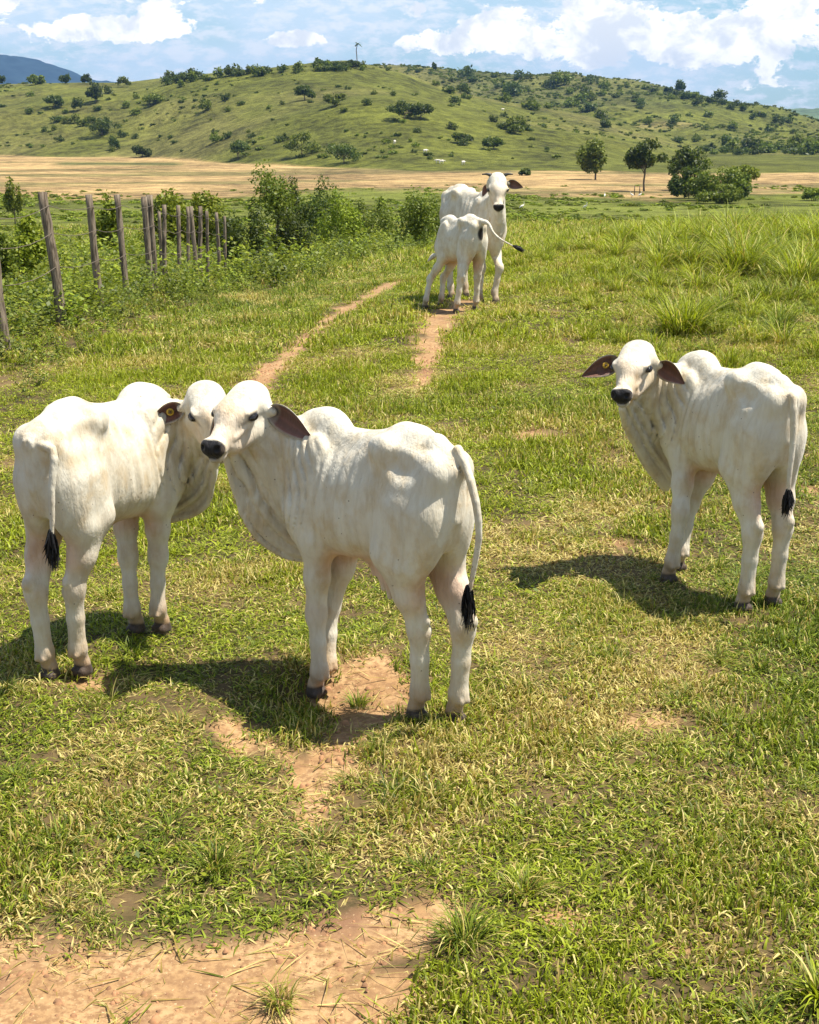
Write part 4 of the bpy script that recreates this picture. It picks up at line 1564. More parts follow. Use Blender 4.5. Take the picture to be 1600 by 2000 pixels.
def build_grass():
    short = proto_collection('turf_tuft', [blades_mesh('turf_blades', 46, .080, .016, .058, .0054, 1.0, 100 + i, .75) for i in range(10)])
    sets = []
    for (y0, y1, dens, sc) in ((1.7, 6.2, 400, 1.0), (6.2, 13, 190, 1.3), (13, 24, 75, 2.0), (24, 46, 18, 3.6), (46, 95, 3.2, 7.0)):
        x, y = wedge_points(y0, y1, dens)
        d = dirt_mask(x, y)
        keep = rng.uniform(0, 1, len(x)) > d * np.where(y > 8, 1.6, 1.04)
        keep &= rng.uniform(0, 1, len(x)) > weed_zone(x, y) * .7
        x, y = x[keep], y[keep]
        sets.append((x, y, np.full(len(x), sc)))
    x = np.concatenate([s[0] for s in sets]); y = np.concatenate([s[1] for s in sets]); sc = np.concatenate([s[2] for s in sets])
    n = len(x)
    dr = dry_mask(x, y)
    lush = fbm(x / .42, y / .55, 4, 151)
    hue = np.clip((fbm(x / 2.2, y / 3.0, 3, 161) - .3) * 1.5 + sstep(3.5, 8, y) * .45 - .15 * (x < 0), 0, 1)
    hh = .40 + .95 * sstep(.42, .66, lush) ** 1.2
    z = lift(x, y)
    # trampled lower beside the tracks
    dn = dirt_mask(x, y)
    hh = hh * (1 - .45 * dn)
    scl = np.stack([sc, sc, sc * hh], 1) * rng.uniform(.8, 1.2, n)[:, None]
    rot = np.stack([rng.normal(0, .12, n), rng.normal(0, .12, n), rng.uniform(0, 6.28, n)], 1)
    scatter('grass', short, np.stack([x, y, z], 1), rot, scl, rng.integers(0, 10, n), dr, hue)
    # longer bunches among the turf
    bunch = proto_collection('bunch', [blades_mesh('bunch_blades', 60, .045, .05, .15, .0042, .55, 200 + i, .55, 4, centre_lean=.7) for i in range(8)])
    x1, y1 = wedge_points(1.8, 8, 17.0); x2, y2 = wedge_points(8, 22, 5.0)
    x = np.concatenate([x1, x2]); y = np.concatenate([y1, y2])
    l2 = fbm(x / .5, y / .7, 4, 171)
    keep = (l2 > .49) & (dirt_mask(x, y) < .6) & (weed_zone(x, y) < .6)
    x, y = x[keep], y[keep]; n = len(x)
    sc = rng.uniform(.45, 1.0, n) * np.where(y > 8, 1.5, 1.0)
    scatter('grass_bunches', bunch, np.stack([x, y, lift(x, y)], 1),
            np.stack([rng.normal(0, .1, n), rng.normal(0, .1, n), rng.uniform(0, 6.28, n)], 1),
            np.stack([sc, sc, sc * rng.uniform(.7, 1.1, n)], 1), rng.integers(0, 8, n),
            np.clip(dry_mask(x, y) * .8 + rng.normal(.05, .1, n), 0, 1), np.clip(sstep(4, 10, y) * .7 + rng.normal(.1, .15, n), 0, 1))
    # dry straw lying about, thickest round the bare soil
    straw = proto_collection('straw', [blades_mesh('straw_pieces', 16, .11, .03, .17, .0036, 1.45, 300 + i, .12, 3, flat=.86) for i in range(8)])
    x, y = wedge_points(1.8, 9.0, 120)
    d = dirt_mask(x, y); dr = dry_mask(x, y)
    keep = rng.uniform(0, 1, len(x)) < np.clip(.10 + .60 * d * (1 - .45 * d) + .5 * dr, 0, 1) * .8
    x, y = x[keep], y[keep]; n = len(x)
    sc = rng.uniform(.4, 1.0, n) ** 1.3 * (1 + .7 * (dirt_mask(x, y) > .6) * (rng.uniform(0, 1, n) > .6))
    scatter('dry_straw', straw, np.stack([x, y, lift(x, y) + .006], 1),
            np.stack([rng.normal(0, .06, n), rng.normal(0, .06, n), rng.uniform(0, 6.28, n)], 1),
            np.stack([sc, sc, sc], 1), rng.integers(0, 8, n), np.full(n, 1.0), np.full(n, .5))
    # clods and crumbs of earth on the bare soil
    cl = []
    for i in range(5):
        r_ = np.random.default_rng(350 + i)
        V = []; Q = []
        for j in range(7):
            c_ = np.append(r_.normal(0, .05, 2), 0.0); rr_ = r_.uniform(.004, .011)
            o_ = len(V)
            for a_ in range(6):
                an = a_ * math.pi / 3
                q_ = r_.uniform(.7, 1.2)
                V.append(c_ + np.array((math.cos(an) * q_, math.sin(an) * q_, -.1)) * rr_)
                V.append(c_ + np.array((math.cos(an + .4) * q_ * .6, math.sin(an + .4) * q_ * .6, .55)) * rr_)
            for a_ in range(6):
                b_ = (a_ + 1) % 6
                Q.append((o_ + 2 * a_, o_ + 2 * b_, o_ + 2 * b_ + 1, o_ + 2 * a_ + 1))
            Q.append((o_ + 1, o_ + 3, o_ + 5, o_ + 7)); Q.append((o_ + 1, o_ + 7, o_ + 9, o_ + 11))
        cl.append(mesh_np('clods', np.array(V), quads=np.array(Q), mat=CLOD_M))
    x, y = wedge_points(1.8, 13, 110)
    k_ = dirt_mask(x, y) > rng.uniform(.3, 1.1, len(x))
    x, y = x[k_], y[k_]; n = len(x); sc = rng.uniform(.4, 1.3, n) ** 1.6
    scatter('soil_clods', proto_collection('clod', cl), np.stack([x, y, lift(x, y)], 1), np.stack([np.zeros(n), np.zeros(n), rng.uniform(0, 6.28, n)], 1),
            np.stack([sc, sc, sc], 1), rng.integers(0, 5, n), np.zeros(n), np.zeros(n))
    # small broad-leaved weeds in the turf
    lw = []
    for i in range(6):
        r_ = np.random.default_rng(450 + i)
        P_ = []; N_ = []
        for j in range(9):
            an = j * 2.4 + r_.normal(0, .3); q_ = r_.uniform(.015, .05)
            P_.append((math.cos(an) * q_, math.sin(an) * q_, r_.uniform(.012, .04))); N_.append((math.cos(an) * .5, math.sin(an) * .5, 1.0))
        V_, Q_, rn_ = leaves_mesh('w', np.array(P_), np.array(N_), .017, None, 460 + i, .62)
        lw.append(mesh_np('broad_leaves', V_, quads=Q_, mat=(LEAF_MID, LEAF_LIGHT)[i % 2], smooth=False, cols={'rnd': rn_}))
    x, y = wedge_points(1.8, 12, 26)
    k_ = (fbm(x / .8, y / .9, 3, 181) > .53) & (dirt_mask(x, y) < .8)
    x, y = x[k_], y[k_]; n = len(x); sc = rng.uniform(.6, 1.5, n)
    scatter('turf_weeds', proto_collection('turf_weed', lw), np.stack([x, y, lift(x, y)], 1), np.stack([np.zeros(n), np.zeros(n), rng.uniform(0, 6.28, n)], 1),
            np.stack([sc, sc, sc], 1), rng.integers(0, 6, n), np.zeros(n), np.zeros(n))
    # tall rank grass on the right
    tall = proto_collection('rank', [blades_mesh('rank_blades', 110, .16, .28, .62, .013, .42, 400 + i, .50, 5, centre_lean=.55) for i in range(8)])
    x, y = wedge_points(9, 32, 6.0, .45); x2, y2 = wedge_points(32, 60, 1.6, .45)
    x = np.concatenate([x, x2]); y = np.concatenate([y, y2])
    keep = rng.uniform(0, 1, len(x)) < rank_zone(x, y) * .9 + (y > 30) * .2
    x, y = x[keep], y[keep]; n = len(x)
    sc = rng.uniform(.45, 1.0, n) * (.55 + .55 * sstep(12, 24, y)) * (.7 + .5 * sstep(.1, .25, x / y))
    scatter('tall_grass', tall, np.stack([x, y, lift(x, y)], 1),
            np.stack([rng.normal(0, .1, n), rng.normal(0, .1, n), rng.uniform(0, 6.28, n)], 1),
            np.stack([sc, sc, sc], 1), rng.integers(0, 8, n), np.clip(rng.normal(.06, .08, n), 0, 1), np.clip(rng.normal(.75, .2, n), 0, 1))


# ------------------------------------------------------------------ leafy plants
def leaves_mesh(name, centres, normals, size, mat, seed, aspect=.55, extra=None):
    """one small folded leaf per centre"""
    r = np.random.default_rng(seed)
    n = len(centres)
    nr = normals / (np.linalg.norm(normals, axis=1)[:, None] + 1e-9)
    t = r.normal(0, 1, (n, 3)); t -= (t * nr).sum(1)[:, None] * nr; t /= np.linalg.norm(t, axis=1)[:, None]
    b = np.cross(nr, t)
    L = size * r.uniform(.6, 1.35, n)[:, None]
    W = L * aspect
    p0 = centres - t * L * .5
    p2 = centres + t * L * .5 - nr * L * .10
    p1 = centres + b * W * .5 - nr * W * .12
    p3 = centres - b * W * .5 - nr * W * .12
    V = np.stack([p0, p1, p2, p3], 1).reshape(-1, 3)
    Q = np.arange(4 * n).reshape(n, 4)
    rn = np.repeat(r.uniform(0, 1, n), 4)
    return V, Q, rn


def crown_points(n, blobs, seed, up=.25):
    """points on and inside a set of blobs (centre, radii)"""
    r = np.random.default_rng(seed)
    vol = np.array([b[1][0] * b[1][2] for b in blobs]); vol = vol / vol.sum()
    which = r.choice(len(blobs), n, p=vol)
    d = r.normal(0, 1, (n, 3)); d /= np.linalg.norm(d, axis=1)[:, None]
    q = r.uniform(0, 1, n) ** .28
    C = np.array([b[0] for b in blobs])[which]; Rr = np.array([b[1] for b in blobs])[which]
    # knobbly surface
    kn = 1 + .22 * np.sin(d[:, 0] * 7 + which) * np.sin(d[:, 1] * 6 + 2 * which) + .12 * np.sin(d[:, 2] * 13 + which)
    P = C + d * Rr * (q * kn)[:, None]
    N = d * .55 + r.normal(0, .55, (n, 3)) + np.array((0, 0, up))
    return P, N


def make_blobs(seed, n, w, h, z0=0.0, low=False):
    r = np.random.default_rng(seed)
    B = []
    for i in range(n):
        a = r.uniform(0, 6.283); q = r.uniform(.1, 1) ** .6
        rr = r.uniform(.20, .42) if n < 12 else r.uniform(.13, .34)
        z = z0 + h * (rr * .8 + (1 - rr * 1.6) * r.uniform(0, 1) ** (1.4 if low else .7) * (1.12 - .6 * q * q))
        B.append(((math.cos(a) * q * w * (.5 - rr * .45), math.sin(a) * q * w * (.5 - rr * .45), z), (w * rr * .66, w * rr * .66, h * rr * .85)))
    return B


def crown_mesh(name, seed, w, h, z0, nl, ls, mat, nb=9, low=False, aspect=.55):
    B = make_blobs(seed, nb, w, h, z0, low)
    P, N = crown_points(nl, B, seed + 1)
    P[:, 2] = np.maximum(P[:, 2], z0 * .6 + .02)
    V, Q, rn = leaves_mesh(name, P, N, ls, mat, seed + 2, aspect)
    return mesh_np(name, V, quads=Q, mat=mat, smooth=False, cols={'rnd': rn}), B


def trunk_mesh(name, seed, h, r0, B, mat, lean=(0, 0), twigs=6):
    """tapered trunk with limbs running into the crown"""
    r = np.random.default_rng(seed)
    VV = []; QQ = []; TT = []; off = 0
    top = np.array((lean[0], lean[1], h))
    pts = spline([(0, 0, -.1), (lean[0] * .3 + r.normal(0, .03) * h, lean[1] * .3, h * .35), (lean[0] * .7, lean[1] * .7 + r.normal(0, .03) * h, h * .7), top], 8)
    chains = [(pts, np.linspace(r0, r0 * .55, 8))]
    for i, (c, rad) in enumerate(B[:twigs]):
        s = pts[r.integers(4, 8)]
        c = np.array(c)
        m = (s + c) / 2 + r.normal(0, .04, 3) * h
        chains.append((spline([s, m, c], 5), np.linspace(r0 * .45, r0 * .10, 5)))
    for p, q in chains:
        V, Q, T = tube_arrays(p, q, 6)
        VV.append(V); QQ.append(Q + off); TT.append(T + off); off += len(V)
    return mesh_np(name, np.vstack(VV), quads=np.vstack(QQ), tris=np.vstack(TT), mat=mat)


def tree(label, cat, name, loc, w, h, trunk_h, nl, ls, mat, seed, group=None, nb=9, r0=None, lean=(0, 0), twigs=6):
    e = empty(name, loc, 0)
    tag(e, label, cat, group)
    me, B = crown_mesh('crown', seed, w, h - trunk_h, trunk_h, nl, ls, mat, nb)
    link(bpy.data.objects.new('crown', me), e)
    tm = trunk_mesh('trunk', seed + 7, max(trunk_h * 1.25, h * .3), r0 or h * .022, B, BARK_M, lean, twigs)
    link(bpy.data.objects.new('trunk', tm), e)
    return e


def place_px(px, base, y=None):
    """world point for a plant: from its base row, or at a given distance when the base is hidden"""
    if y is None:
        p = on_ground(px, base)
        return p
    g = gz((px - 800) / F * y, y)
    d = y * math.cos(PITCH) + (EYE - g) * math.sin(PITCH)
    x = (px - 800) / F * d
    return Vector((x, y, gz(x, y)))


def top_height(p, row):
    """height over the ground that reaches a photo row at the distance of p"""
    return EYE - p.y * drop_ratio(row) - p.z


def build_mid_plants():
    # name, px, y, top row, width px, trunk fraction, material, label
    L_ = [
        ('bush', 368, 46, 362, 150, 0, LEAF_LIGHT, 'rounded bright yellow-green bush behind the row of thin posts', 8200, .14),
        ('bush', 212, 44, 372, 62, 0, LEAF_LIGHT, 'small bright bush between the second and third fence posts', 3000, .13),
        ('tree', 530, 38, 318, 105, .42, LEAF_MID, 'small open tree with a forked trunk left of centre', 3300, .085),
        ('bush', 482, 36, 372, 100, 0, LEAF_DARK, 'dark leafy bush at the foot of the small open tree', 3600, .085),
        ('bush', 566, 37, 398, 90, 0, LEAF_DARK, 'low dark bush right of the small open tree', 3000, .085),
        ('bush', 568, 52, 338, 48, 0, LEAF_DARK, 'narrow dark bush standing against the dry field left of centre', 1800, .10),
        ('bush', 628, 54, 336, 90, 0, LEAF_DARK, 'wide dark bush standing against the dry field left of centre', 3600, .10),
        ('bush', 728, 52, 362, 86, 0, LEAF_MID, 'mid green bush halfway to the horned cow', 2800, .10),
        ('bush', 666, 47, 372, 84, 0, LEAF_LIGHT, 'low grassy green bush below the wide dark bush', 2400, .10),
        ('bush', 828, 42, 352, 112, 0, LEAF_MID, 'low wide bush left of the horned cow', 3600, .09),
        ('tree', 30, 98, 334, 42, .12, LEAF_LIGHT, 'light green young tree alone in the dry field at left', 1500, .20),
        ('bush', 45, 23, 408, 100, 0, LEAF_LIGHT, 'yellow-green bush behind the fence at far left', 3000, .075),
        ('bush', -20, 20, 425, 110, 0, LEAF_MID, 'dense weedy bush cut off by the left edge of the photo', 2600, .075),
    ]
    for i, (nm, px, y, top, wpx, tf, mat, lab, nl, ls) in enumerate(L_):
        p = place_px(px, None, y)
        h = max(top_height(p, top), .6)
        w = wpx / px_scale(y, p.z)
        if nm == 'tree':
            tree(lab, 'tree', 'small_tree', p, w, h, h * tf, nl, ls, mat, 500 + i * 11, lean=(.25 if i == 2 else .05, 0), r0=.05)
        else:
            e = empty('bush', p, 0); tag(e, lab, 'bush')
            me, B = crown_mesh('foliage', 500 + i * 11, w * 1.12, h, 0, int(nl * 1.3), ls, mat, 16)
            link(bpy.data.objects.new('foliage', me), e)
            link(bpy.data.objects.new('stem', trunk_mesh('stem', 510 + i, h * .4, .03, B, BARK_M, (0, 0), 7)), e)
    # right: trees at the edge of the dry field
    T_ = [
        (1163, 351, 262, 74, .12, LEAF_MID, 'airy tree with foliage down to the dry field right of the cow', 2600),
        (1258, 374, 270, 84, .42, LEAF_DARK, 'tree with a bare straight trunk and flat crown on the dry field', 2600),
        (1338, 372, 276, 72, .25, LEAF_DARK, 'dark tree rising behind the large thicket on the right', 1800),
        (1452, 374, 318, 62, .28, LEAF_LIGHT, 'light green small tree at the right side of the large thicket', 1600),
        (1585, 392, 366, 40, .05, LEAF_MID, 'small bush at the right edge in the green meadow', 800),
        (1026, 343, 328, 22, .0, LEAF_DARK, 'small round dark bush on the dry field near the horned cow', 500),
    ]
    for i, (px, base, top, wpx, tf, mat, lab, nl) in enumerate(T_):
        p = on_ground(px, base)
        h = top_height(p, top); sc = px_scale(p.y, p.z); w = wpx / sc
        tree(lab, 'bush' if tf < .1 else 'tree', 'bush' if tf < .1 else 'field_tree', p, w * 1.08, h, h * tf, nl, 7.0 / sc, mat, 700 + i * 13, r0=2.2 / sc if tf > .1 else .05, nb=15, twigs=11)
    # the large thicket: three dark bushes grown together and grey twigs at its foot
    for i, (px, base, top, wpx, mat, lab) in enumerate((
            (1345, 388, 310, 66, LEAF_DARK, 'darkest left bush of the large thicket on the right'),
            (1392, 392, 306, 96, LEAF_MID, 'broad middle bush of the large thicket on the right'),
            (1410, 398, 352, 90, LEAF_MID, 'low grey-green front bush of the large thicket'),
            (1440, 388, 330, 60, LEAF_MID, 'right-hand bush of the large thicket beside the light tree'))):
        p = on_ground(px, base); sc = px_scale(p.y, p.z)
        e = empty('thicket_bush', p); tag(e, lab, 'bush', 'bushes of the large thicket')
        me, B = crown_mesh('foliage', 800 + i * 7, wpx / sc * 1.1, top_height(p, top), 0, 2600, 6.5 / sc, mat, 12, low=True)
        link(bpy.data.objects.new('foliage', me), e)
        link(bpy.data.objects.new('stem', trunk_mesh('stem', 820 + i, 1.2, .05, B, BARK_M, (0, 0), 10)), e)
    # hill trees that can be told apart: px, base row, width, height px
    H_ = [
        (200, 264, 60, 40, LEAF_DARK, 'largest dark round tree on the lower left hillside'),
        (224, 292, 22, 24, LEAF_DARK, 'dark tree just below the largest round tree at left'),
        (278, 307, 36, 22, LEAF_DARK, 'dark bush at the foot of the hill at left, by the dry field'),
        (188, 201, 38, 36, LEAF_DARK, 'dark tree high on the left hillside below the crest'),
        (152, 217, 24, 26, LEAF_DARK, 'small dark tree left of a taller one on the left hillside'),
        (106, 211, 34, 22, LEAF_DARK, 'low dark oval bush on the left hillside'),
        (72, 166, 32, 19, LEAF_MID, 'rounded pale tree on the left skyline in front of the blue mountain'),
        (130, 163, 24, 17, LEAF_DARK, 'left one of two dark trees on the skyline by the blue mountain'),
        (170, 164, 20, 18, LEAF_DARK, 'right one of two dark trees on the skyline by the blue mountain'),
        (243, 170, 30, 19, LEAF_MID, 'wide tree on the left skyline right of the blue mountain'),
        (4, 166, 14, 20, LEAF_DARK, 'tree on the skyline cut by the left edge'),
        (465, 310, 44, 33, LEAF_DARK, 'isolated dark round bush at the foot of the hill, left of centre'),
        (590, 304, 56, 44, LEAF_MID, 'bushy tree at the hill foot just right of the isolated round bush'),
        (672, 320, 60, 44, LEAF_DARK, 'dark spreading tree at the hill foot near the middle'),
        (292, 207, 52, 26, LEAF_MID, 'wide scrubby bush in the middle of the left hillside'),
        (402, 218, 30, 26, LEAF_MID, 'scrubby tree on the hillside left of centre'),
        (595, 196, 44, 30, LEAF_DARK, 'dark rounded tree on the upper hillside near the middle'),
        (655, 207, 44, 28, LEAF_MID, 'rounded bush right of a darker one on the upper hillside'),
        (790, 234, 52, 38, LEAF_DARK, 'left one of the twin dark trees on the middle hillside'),
        (822, 234, 40, 32, LEAF_DARK, 'right one of the twin dark trees on the middle hillside'),
        (965, 293, 38, 26, LEAF_DARK, 'dark bush low on the hillside above the horned cow'),
        (900, 280, 42, 18, LEAF_DARK, 'flat dark bush low on the hillside, left of the cow'),
        (1000, 257, 42, 30, LEAF_MID, 'mid green tree on the spur above the horned cow'),
        (1327, 184, 20, 26, LEAF_DARK, 'taller dark tree on the right skyline'),
        (1403, 201, 30, 27, LEAF_DARK, 'dome shaped tree alone on the right skyline'),
        (1306, 181, 14, 14, LEAF_DARK, 'small tree just left of the taller one on the right skyline'),
        (1355, 194, 26, 14, LEAF_MID, 'low tree between the taller and the dome shaped skyline trees'),
        (848, 138, 9, 15, LEAF_DARK, 'thin tree on the skyline right of the hilltop'),
        (690, 132, 34, 13, LEAF_DARK, 'low dark clump on the hilltop below the lone palm'),
        (660, 133, 40, 12, LEAF_DARK, 'low dark clump on the hilltop left of the lone palm'),
        (338, 160, 22, 18, LEAF_DARK, 'dark tree on the skyline at the left shoulder of the hill'),
        (1450, 218, 12, 12, LEAF_DARK, 'last small tree down the right skyline'),
        (1010, 262, 30, 20, LEAF_MID, 'bush beside a mid green tree on the spur'),
        (1180, 255, 26, 20, LEAF_DARK, 'dark bush on the spur above the airy field tree'),
    ]
    for i, (px, base, wpx, hpx, mat, lab) in enumerate(H_):
        p = on_ground(px, base)
        if p is None:
            p = on_ground(px, base + 3)
            if p is None: continue
        sc = px_scale(p.y, p.z)
        tf = .10 if hpx > 20 else .03
        big = wpx > 30
        if big:
            tree(lab, 'tree', 'hillside_tree', p, wpx / sc * 1.25, hpx / sc * 1.08, hpx / sc * tf, 1500, 4.4 / sc, mat, 900 + i * 5, r0=1.2 / sc, nb=12)
        else:
            me, B = crown_mesh('hillside_tree', 900 + i * 5, wpx / sc * 1.2, hpx / sc * 1.05, .1, 600, 4.2 / sc, mat, 8)
            o = link(bpy.data.objects.new('hillside_tree', me)); o.location = p
            tag(o, lab, 'tree')
    # the lone palm on the hilltop
    p = on_ground(697, 131)
    if p is not None:
        sc = px_scale(p.y, p.z)
        e = empty('palm_tree', p); tag(e, 'tall lone palm with a thin trunk on the hilltop', 'palm')
        hh = 42 / sc
        add_tube('trunk', spline([(0, 0, -1), (.1, 0, hh * .4), (-.1, 0, hh * .75), (.35, 0, hh)], 9), np.linspace(.20, .12, 9), BARK_M, e, 6)
        r = np.random.default_rng(5)
        V = []; Q = []; RN = []
        for j in range(11):
            a = j * 2.4; el = r.uniform(-.2, 1.0)
            pts = [np.array((.35, 0, hh)) + np.array((math.cos(a) * math.cos(el) * s_, math.sin(a) * math.cos(el) * s_, math.sin(el) * s_ - .22 * s_ * s_)) for s_ in np.linspace(0, 1.7, 7)]
            sd = np.array((-math.sin(a), math.cos(a), 0))
            o = len(V)
            for q_, pp in enumerate(pts):
                w_ = .42 * math.sin(math.pi * (q_ + .6) / 7.2)
                V += [pp - sd * w_, pp + sd * w_]; RN += [j / 16] * 2
            Q += [(o + 2 * q_, o + 2 * q_ + 1, o + 2 * q_ + 3, o + 2 * q_ + 2) for q_ in range(6)]
        me = mesh_np('fronds', np.array(V), quads=np.array(Q), mat=LEAF_DARK, cols={'rnd': np.array(RN)})
        link(bpy.data.objects.new('fronds', me), e)


def build_hill_scrub():
    """countless-looking but countable scrub: shared meshes, each bush an object"""
    protos = []
    for i in range(7):
        mat = (LEAF_DARK, LEAF_MID, LEAF_DARK, LEAF_MID)[i % 4]
        me, B = crown_mesh('hill_bush', 1300 + i * 3, 1.0, .68 + .12 * (i % 3), 0, 300, .16, mat, 8, low=True)
        protos.append(me)
    r = np.random.default_rng(77)
    n = 0
    spots = []
    # thick line of scrub along the crest, then the slopes
    for i in range(44):
        px = 315 + 400 * r.uniform() ** .9
        row = np.interp(px, [315, 450, 560, 680, 720], [158, 147, 135, 131, 131]) + r.uniform(0, 9)
        spots.append((px, row, r.uniform(12, 28), 'crest'))
    for i in range(36):
        px = r.uniform(720, 1480)
        row = np.interp(px, *RIDGE_B) + r.uniform(1, 7)
        spots.append((px, row, r.uniform(7, 20), 'right'))
    for i in range(88):
        px = r.uniform(0, 1080)
        lo = np.interp(px, [0, 300, 560, 760, 1000, 1100], [172, 168, 140, 165, 222, 240])
        spots.append((px, r.uniform(lo + 6, 300), r.uniform(8, 30) * r.uniform(.5, 1), 'front'))
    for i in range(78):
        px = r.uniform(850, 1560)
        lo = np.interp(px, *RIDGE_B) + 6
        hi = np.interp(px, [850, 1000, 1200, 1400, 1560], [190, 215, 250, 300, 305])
        spots.append((px, r.uniform(lo, hi), r.uniform(8, 30) * (1.25 if px < 1180 else .8), 'back'))  # bushes enlarged towards the left so the band of cloud shadow reads dark
    for i in range(34):
        px = r.uniform(1370, 1640)
        spots.append((px, r.uniform(286, 304), r.uniform(18, 40), 'foot'))
    labels = {'crest': ('dark scrub bush in the line along the left crest of the hill', 'scrub along the left crest of the hill'),
              'right': ('small dark bush on the falling right skyline of the hill', 'scrub along the right skyline'),
              'front': ('green scrub bush scattered on the near hillside', 'scrub on the near hillside'),
              'back': ('dark scrub bush on the shaded far slope right of centre', 'scrub on the far slope'),
              'foot': ('dark bush in the belt at the right foot of the hill', 'bushes at the right foot of the hill')}
    marks = [(200, 246, 'the largest dark round tree at left'), (278, 298, 'the dark bush at the hill foot at left'), (188, 184, 'the tree high on the left hillside'),
             (106, 202, 'the low oval bush at left'), (465, 295, 'the isolated round bush'), (590, 284, 'the bushy tree at the hill foot'), (672, 300, 'the spreading tree at the hill foot'),
             (292, 196, 'the wide scrubby bush'), (402, 206, 'the scrubby tree left of centre'), (595, 182, 'the dark rounded upper tree'), (690, 126, 'the lone palm'),
             (805, 217, 'the twin dark trees'), (965, 282, 'the dark bush above the horned cow'), (900, 272, 'the flat dark bush low on the hill'), (1000, 243, 'the mid green tree on the spur'),
             (1327, 172, 'the taller right skyline tree'), (1403, 188, 'the dome shaped skyline tree'), (848, 130, 'the thin skyline tree'), (338, 152, 'the dark tree at the left shoulder'),
             (1163, 300, 'the airy field tree'), (1258, 300, 'the straight-trunked field tree'), (1390, 310, 'the large thicket'), (1560, 300, 'the right edge of the hill foot'), (1100, 165, 'the middle of the right skyline'), (1000, 195, 'the middle of the dark far slope'), (1200, 215, 'the middle of the right hillside'), (1420, 270, 'the lower right slope'), (560, 140, 'the bare shoulder of the left crest'), (100, 270, 'the lower left slope'), (780, 270, 'the middle of the near slope'),
             (450, 150, 'the left crest')]
    near_of = {}
    for i_, (px, row, wpx, kind) in enumerate(spots):
        d_ = [((px - m_[0]) ** 2 + ((row - m_[1]) * 1.6) ** 2, j_) for j_, m_ in enumerate(marks)]
        dd_, j_ = min(d_)
        dx, dy = px - marks[j_][0], (row - marks[j_][1]) * 1.6
        way = ('right of' if dx > 0 else 'left of') if abs(dx) > abs(dy) else ('below' if dy > 0 else 'above')
        near_of.setdefault((j_, way), []).append((dd_, i_))
    ranks = ['closest', 'second closest', 'third closest', 'fourth closest', 'fifth closest', 'sixth closest', 'seventh closest', 'eighth closest', 'ninth closest', 'tenth closest', 'eleventh closest', 'twelfth closest', 'thirteenth closest', 'fourteenth closest', 'fifteenth closest', 'sixteenth closest', 'seventeenth closest', 'eighteenth closest', 'nineteenth closest', 'twentieth closest', 'outermost but one', 'outermost']
    own = {}
    for (j_, way), lst in near_of.items():
        for q_, (_, i_) in enumerate(sorted(lst)):
            rk = ranks[min(q_, len(ranks) - 1)]
            own[i_] = 'scrub bush %s %s, %s' % (way, marks[j_][2], rk)
    for i_, (px, row, wpx, kind) in enumerate(spots):
        p = on_ground(px, row)
        if p is None or p.y < 240: continue
        sc = px_scale(p.y, p.z)
        o = bpy.data.objects.new('hill_bush', protos[r.integers(0, 7)])
        o.location = p - Vector((0, 0, .2))
        w = wpx / sc
        o.scale = (w * 1.3, w * 1.3, w * r.uniform(.9, 1.25))
        o.rotation_euler = (0, 0, r.uniform(0, 6.28))
        tag(o, own[i_], 'bush', labels[kind][1])
        COL.objects.link(o)


def build_scrub_stuff():
    """the small scrub between the bushes, too many to count"""
    ms = [crown_mesh('scrub', 2300 + i * 3, 1.0, .55, 0, 90, .24, (LEAF_DARK, LEAF_MID, LEAF_MID)[i % 3], 5, low=True)[0] for i in range(6)]
    c = proto_collection('scrub', ms)
    r = np.random.default_rng(9)
    n = 15000
    y = np.sqrt(r.uniform(240 ** 2, 960 ** 2, n)); x = r.uniform(-.45, .45, n) * y
    pxs = u_to_px(x, y)
    dens = fbm(x / 55, y / 55, 4, 201) + .40 * sstep(600, 680, y) * np.exp(-((pxs - 985) / 150) ** 2) + .16 * sstep(620, 700, y) * (x > 0) + .05 * sstep(0, .1, x / y)  # extra scrub packed on the far slope stands in for the cloud shadow
    keep = r.uniform(0, 1, n) < sstep(.42, .70, dens)
    z = ground_z(x, y)
    keep &= z > PLAIN + 1.5
    x, y, z = x[keep], y[keep], z[keep]; n = len(x)
    sc = r.uniform(.7, 2.6, n) * (1 + .35 * (y > 600))
    scatter('hillside_scrub', c, np.stack([x, y, z - .1], 1), np.stack([np.zeros(n), np.zeros(n), r.uniform(0, 6.28, n)], 1),
            np.stack([sc, sc, sc * r.uniform(.6, 1.1, n)], 1), r.integers(0, 6, n), np.zeros(n), np.full(n, .5))
    # tussocks and weeds of the green meadow on the plain
    n = 9000
    y = np.sqrt(r.uniform(85 ** 2, 210 ** 2, n)); x = r.uniform(-.42, .42, n) * y
    keep = r.uniform(0, 1, n) < sstep(.40, .62, fbm(x / 14, y / 14, 4, 211))
    x, y = x[keep], y[keep]; n = len(x)
    yd = (EYE - PLAIN) / np.tan(PITCH + np.arctan((plain_front_row(u_to_px(x, y)) - 1000) / F))
    k = y < yd + 3 + np.abs(r.normal(0, 10, n))
    x, y = x[k], y[k]; n = len(x)
    sc = r.uniform(.4, 1.5, n)
    c = proto_collection('tussock', [crown_mesh('tussock', 2400 + i * 3, 1.0, .55, 0, 90, .24, (LEAF_LIGHT, LEAF_MID, LEAF_LIGHT)[i % 3], 5, low=True)[0] for i in range(6)])
    scatter('meadow_tussocks', c, np.stack([x, y, ground_z(x, y) - .05], 1), np.stack([np.zeros(n), np.zeros(n), r.uniform(0, 6.28, n)], 1),
            np.stack([sc, sc, sc * .45], 1), r.integers(0, 6, n), np.zeros(n), np.full(n, .5))


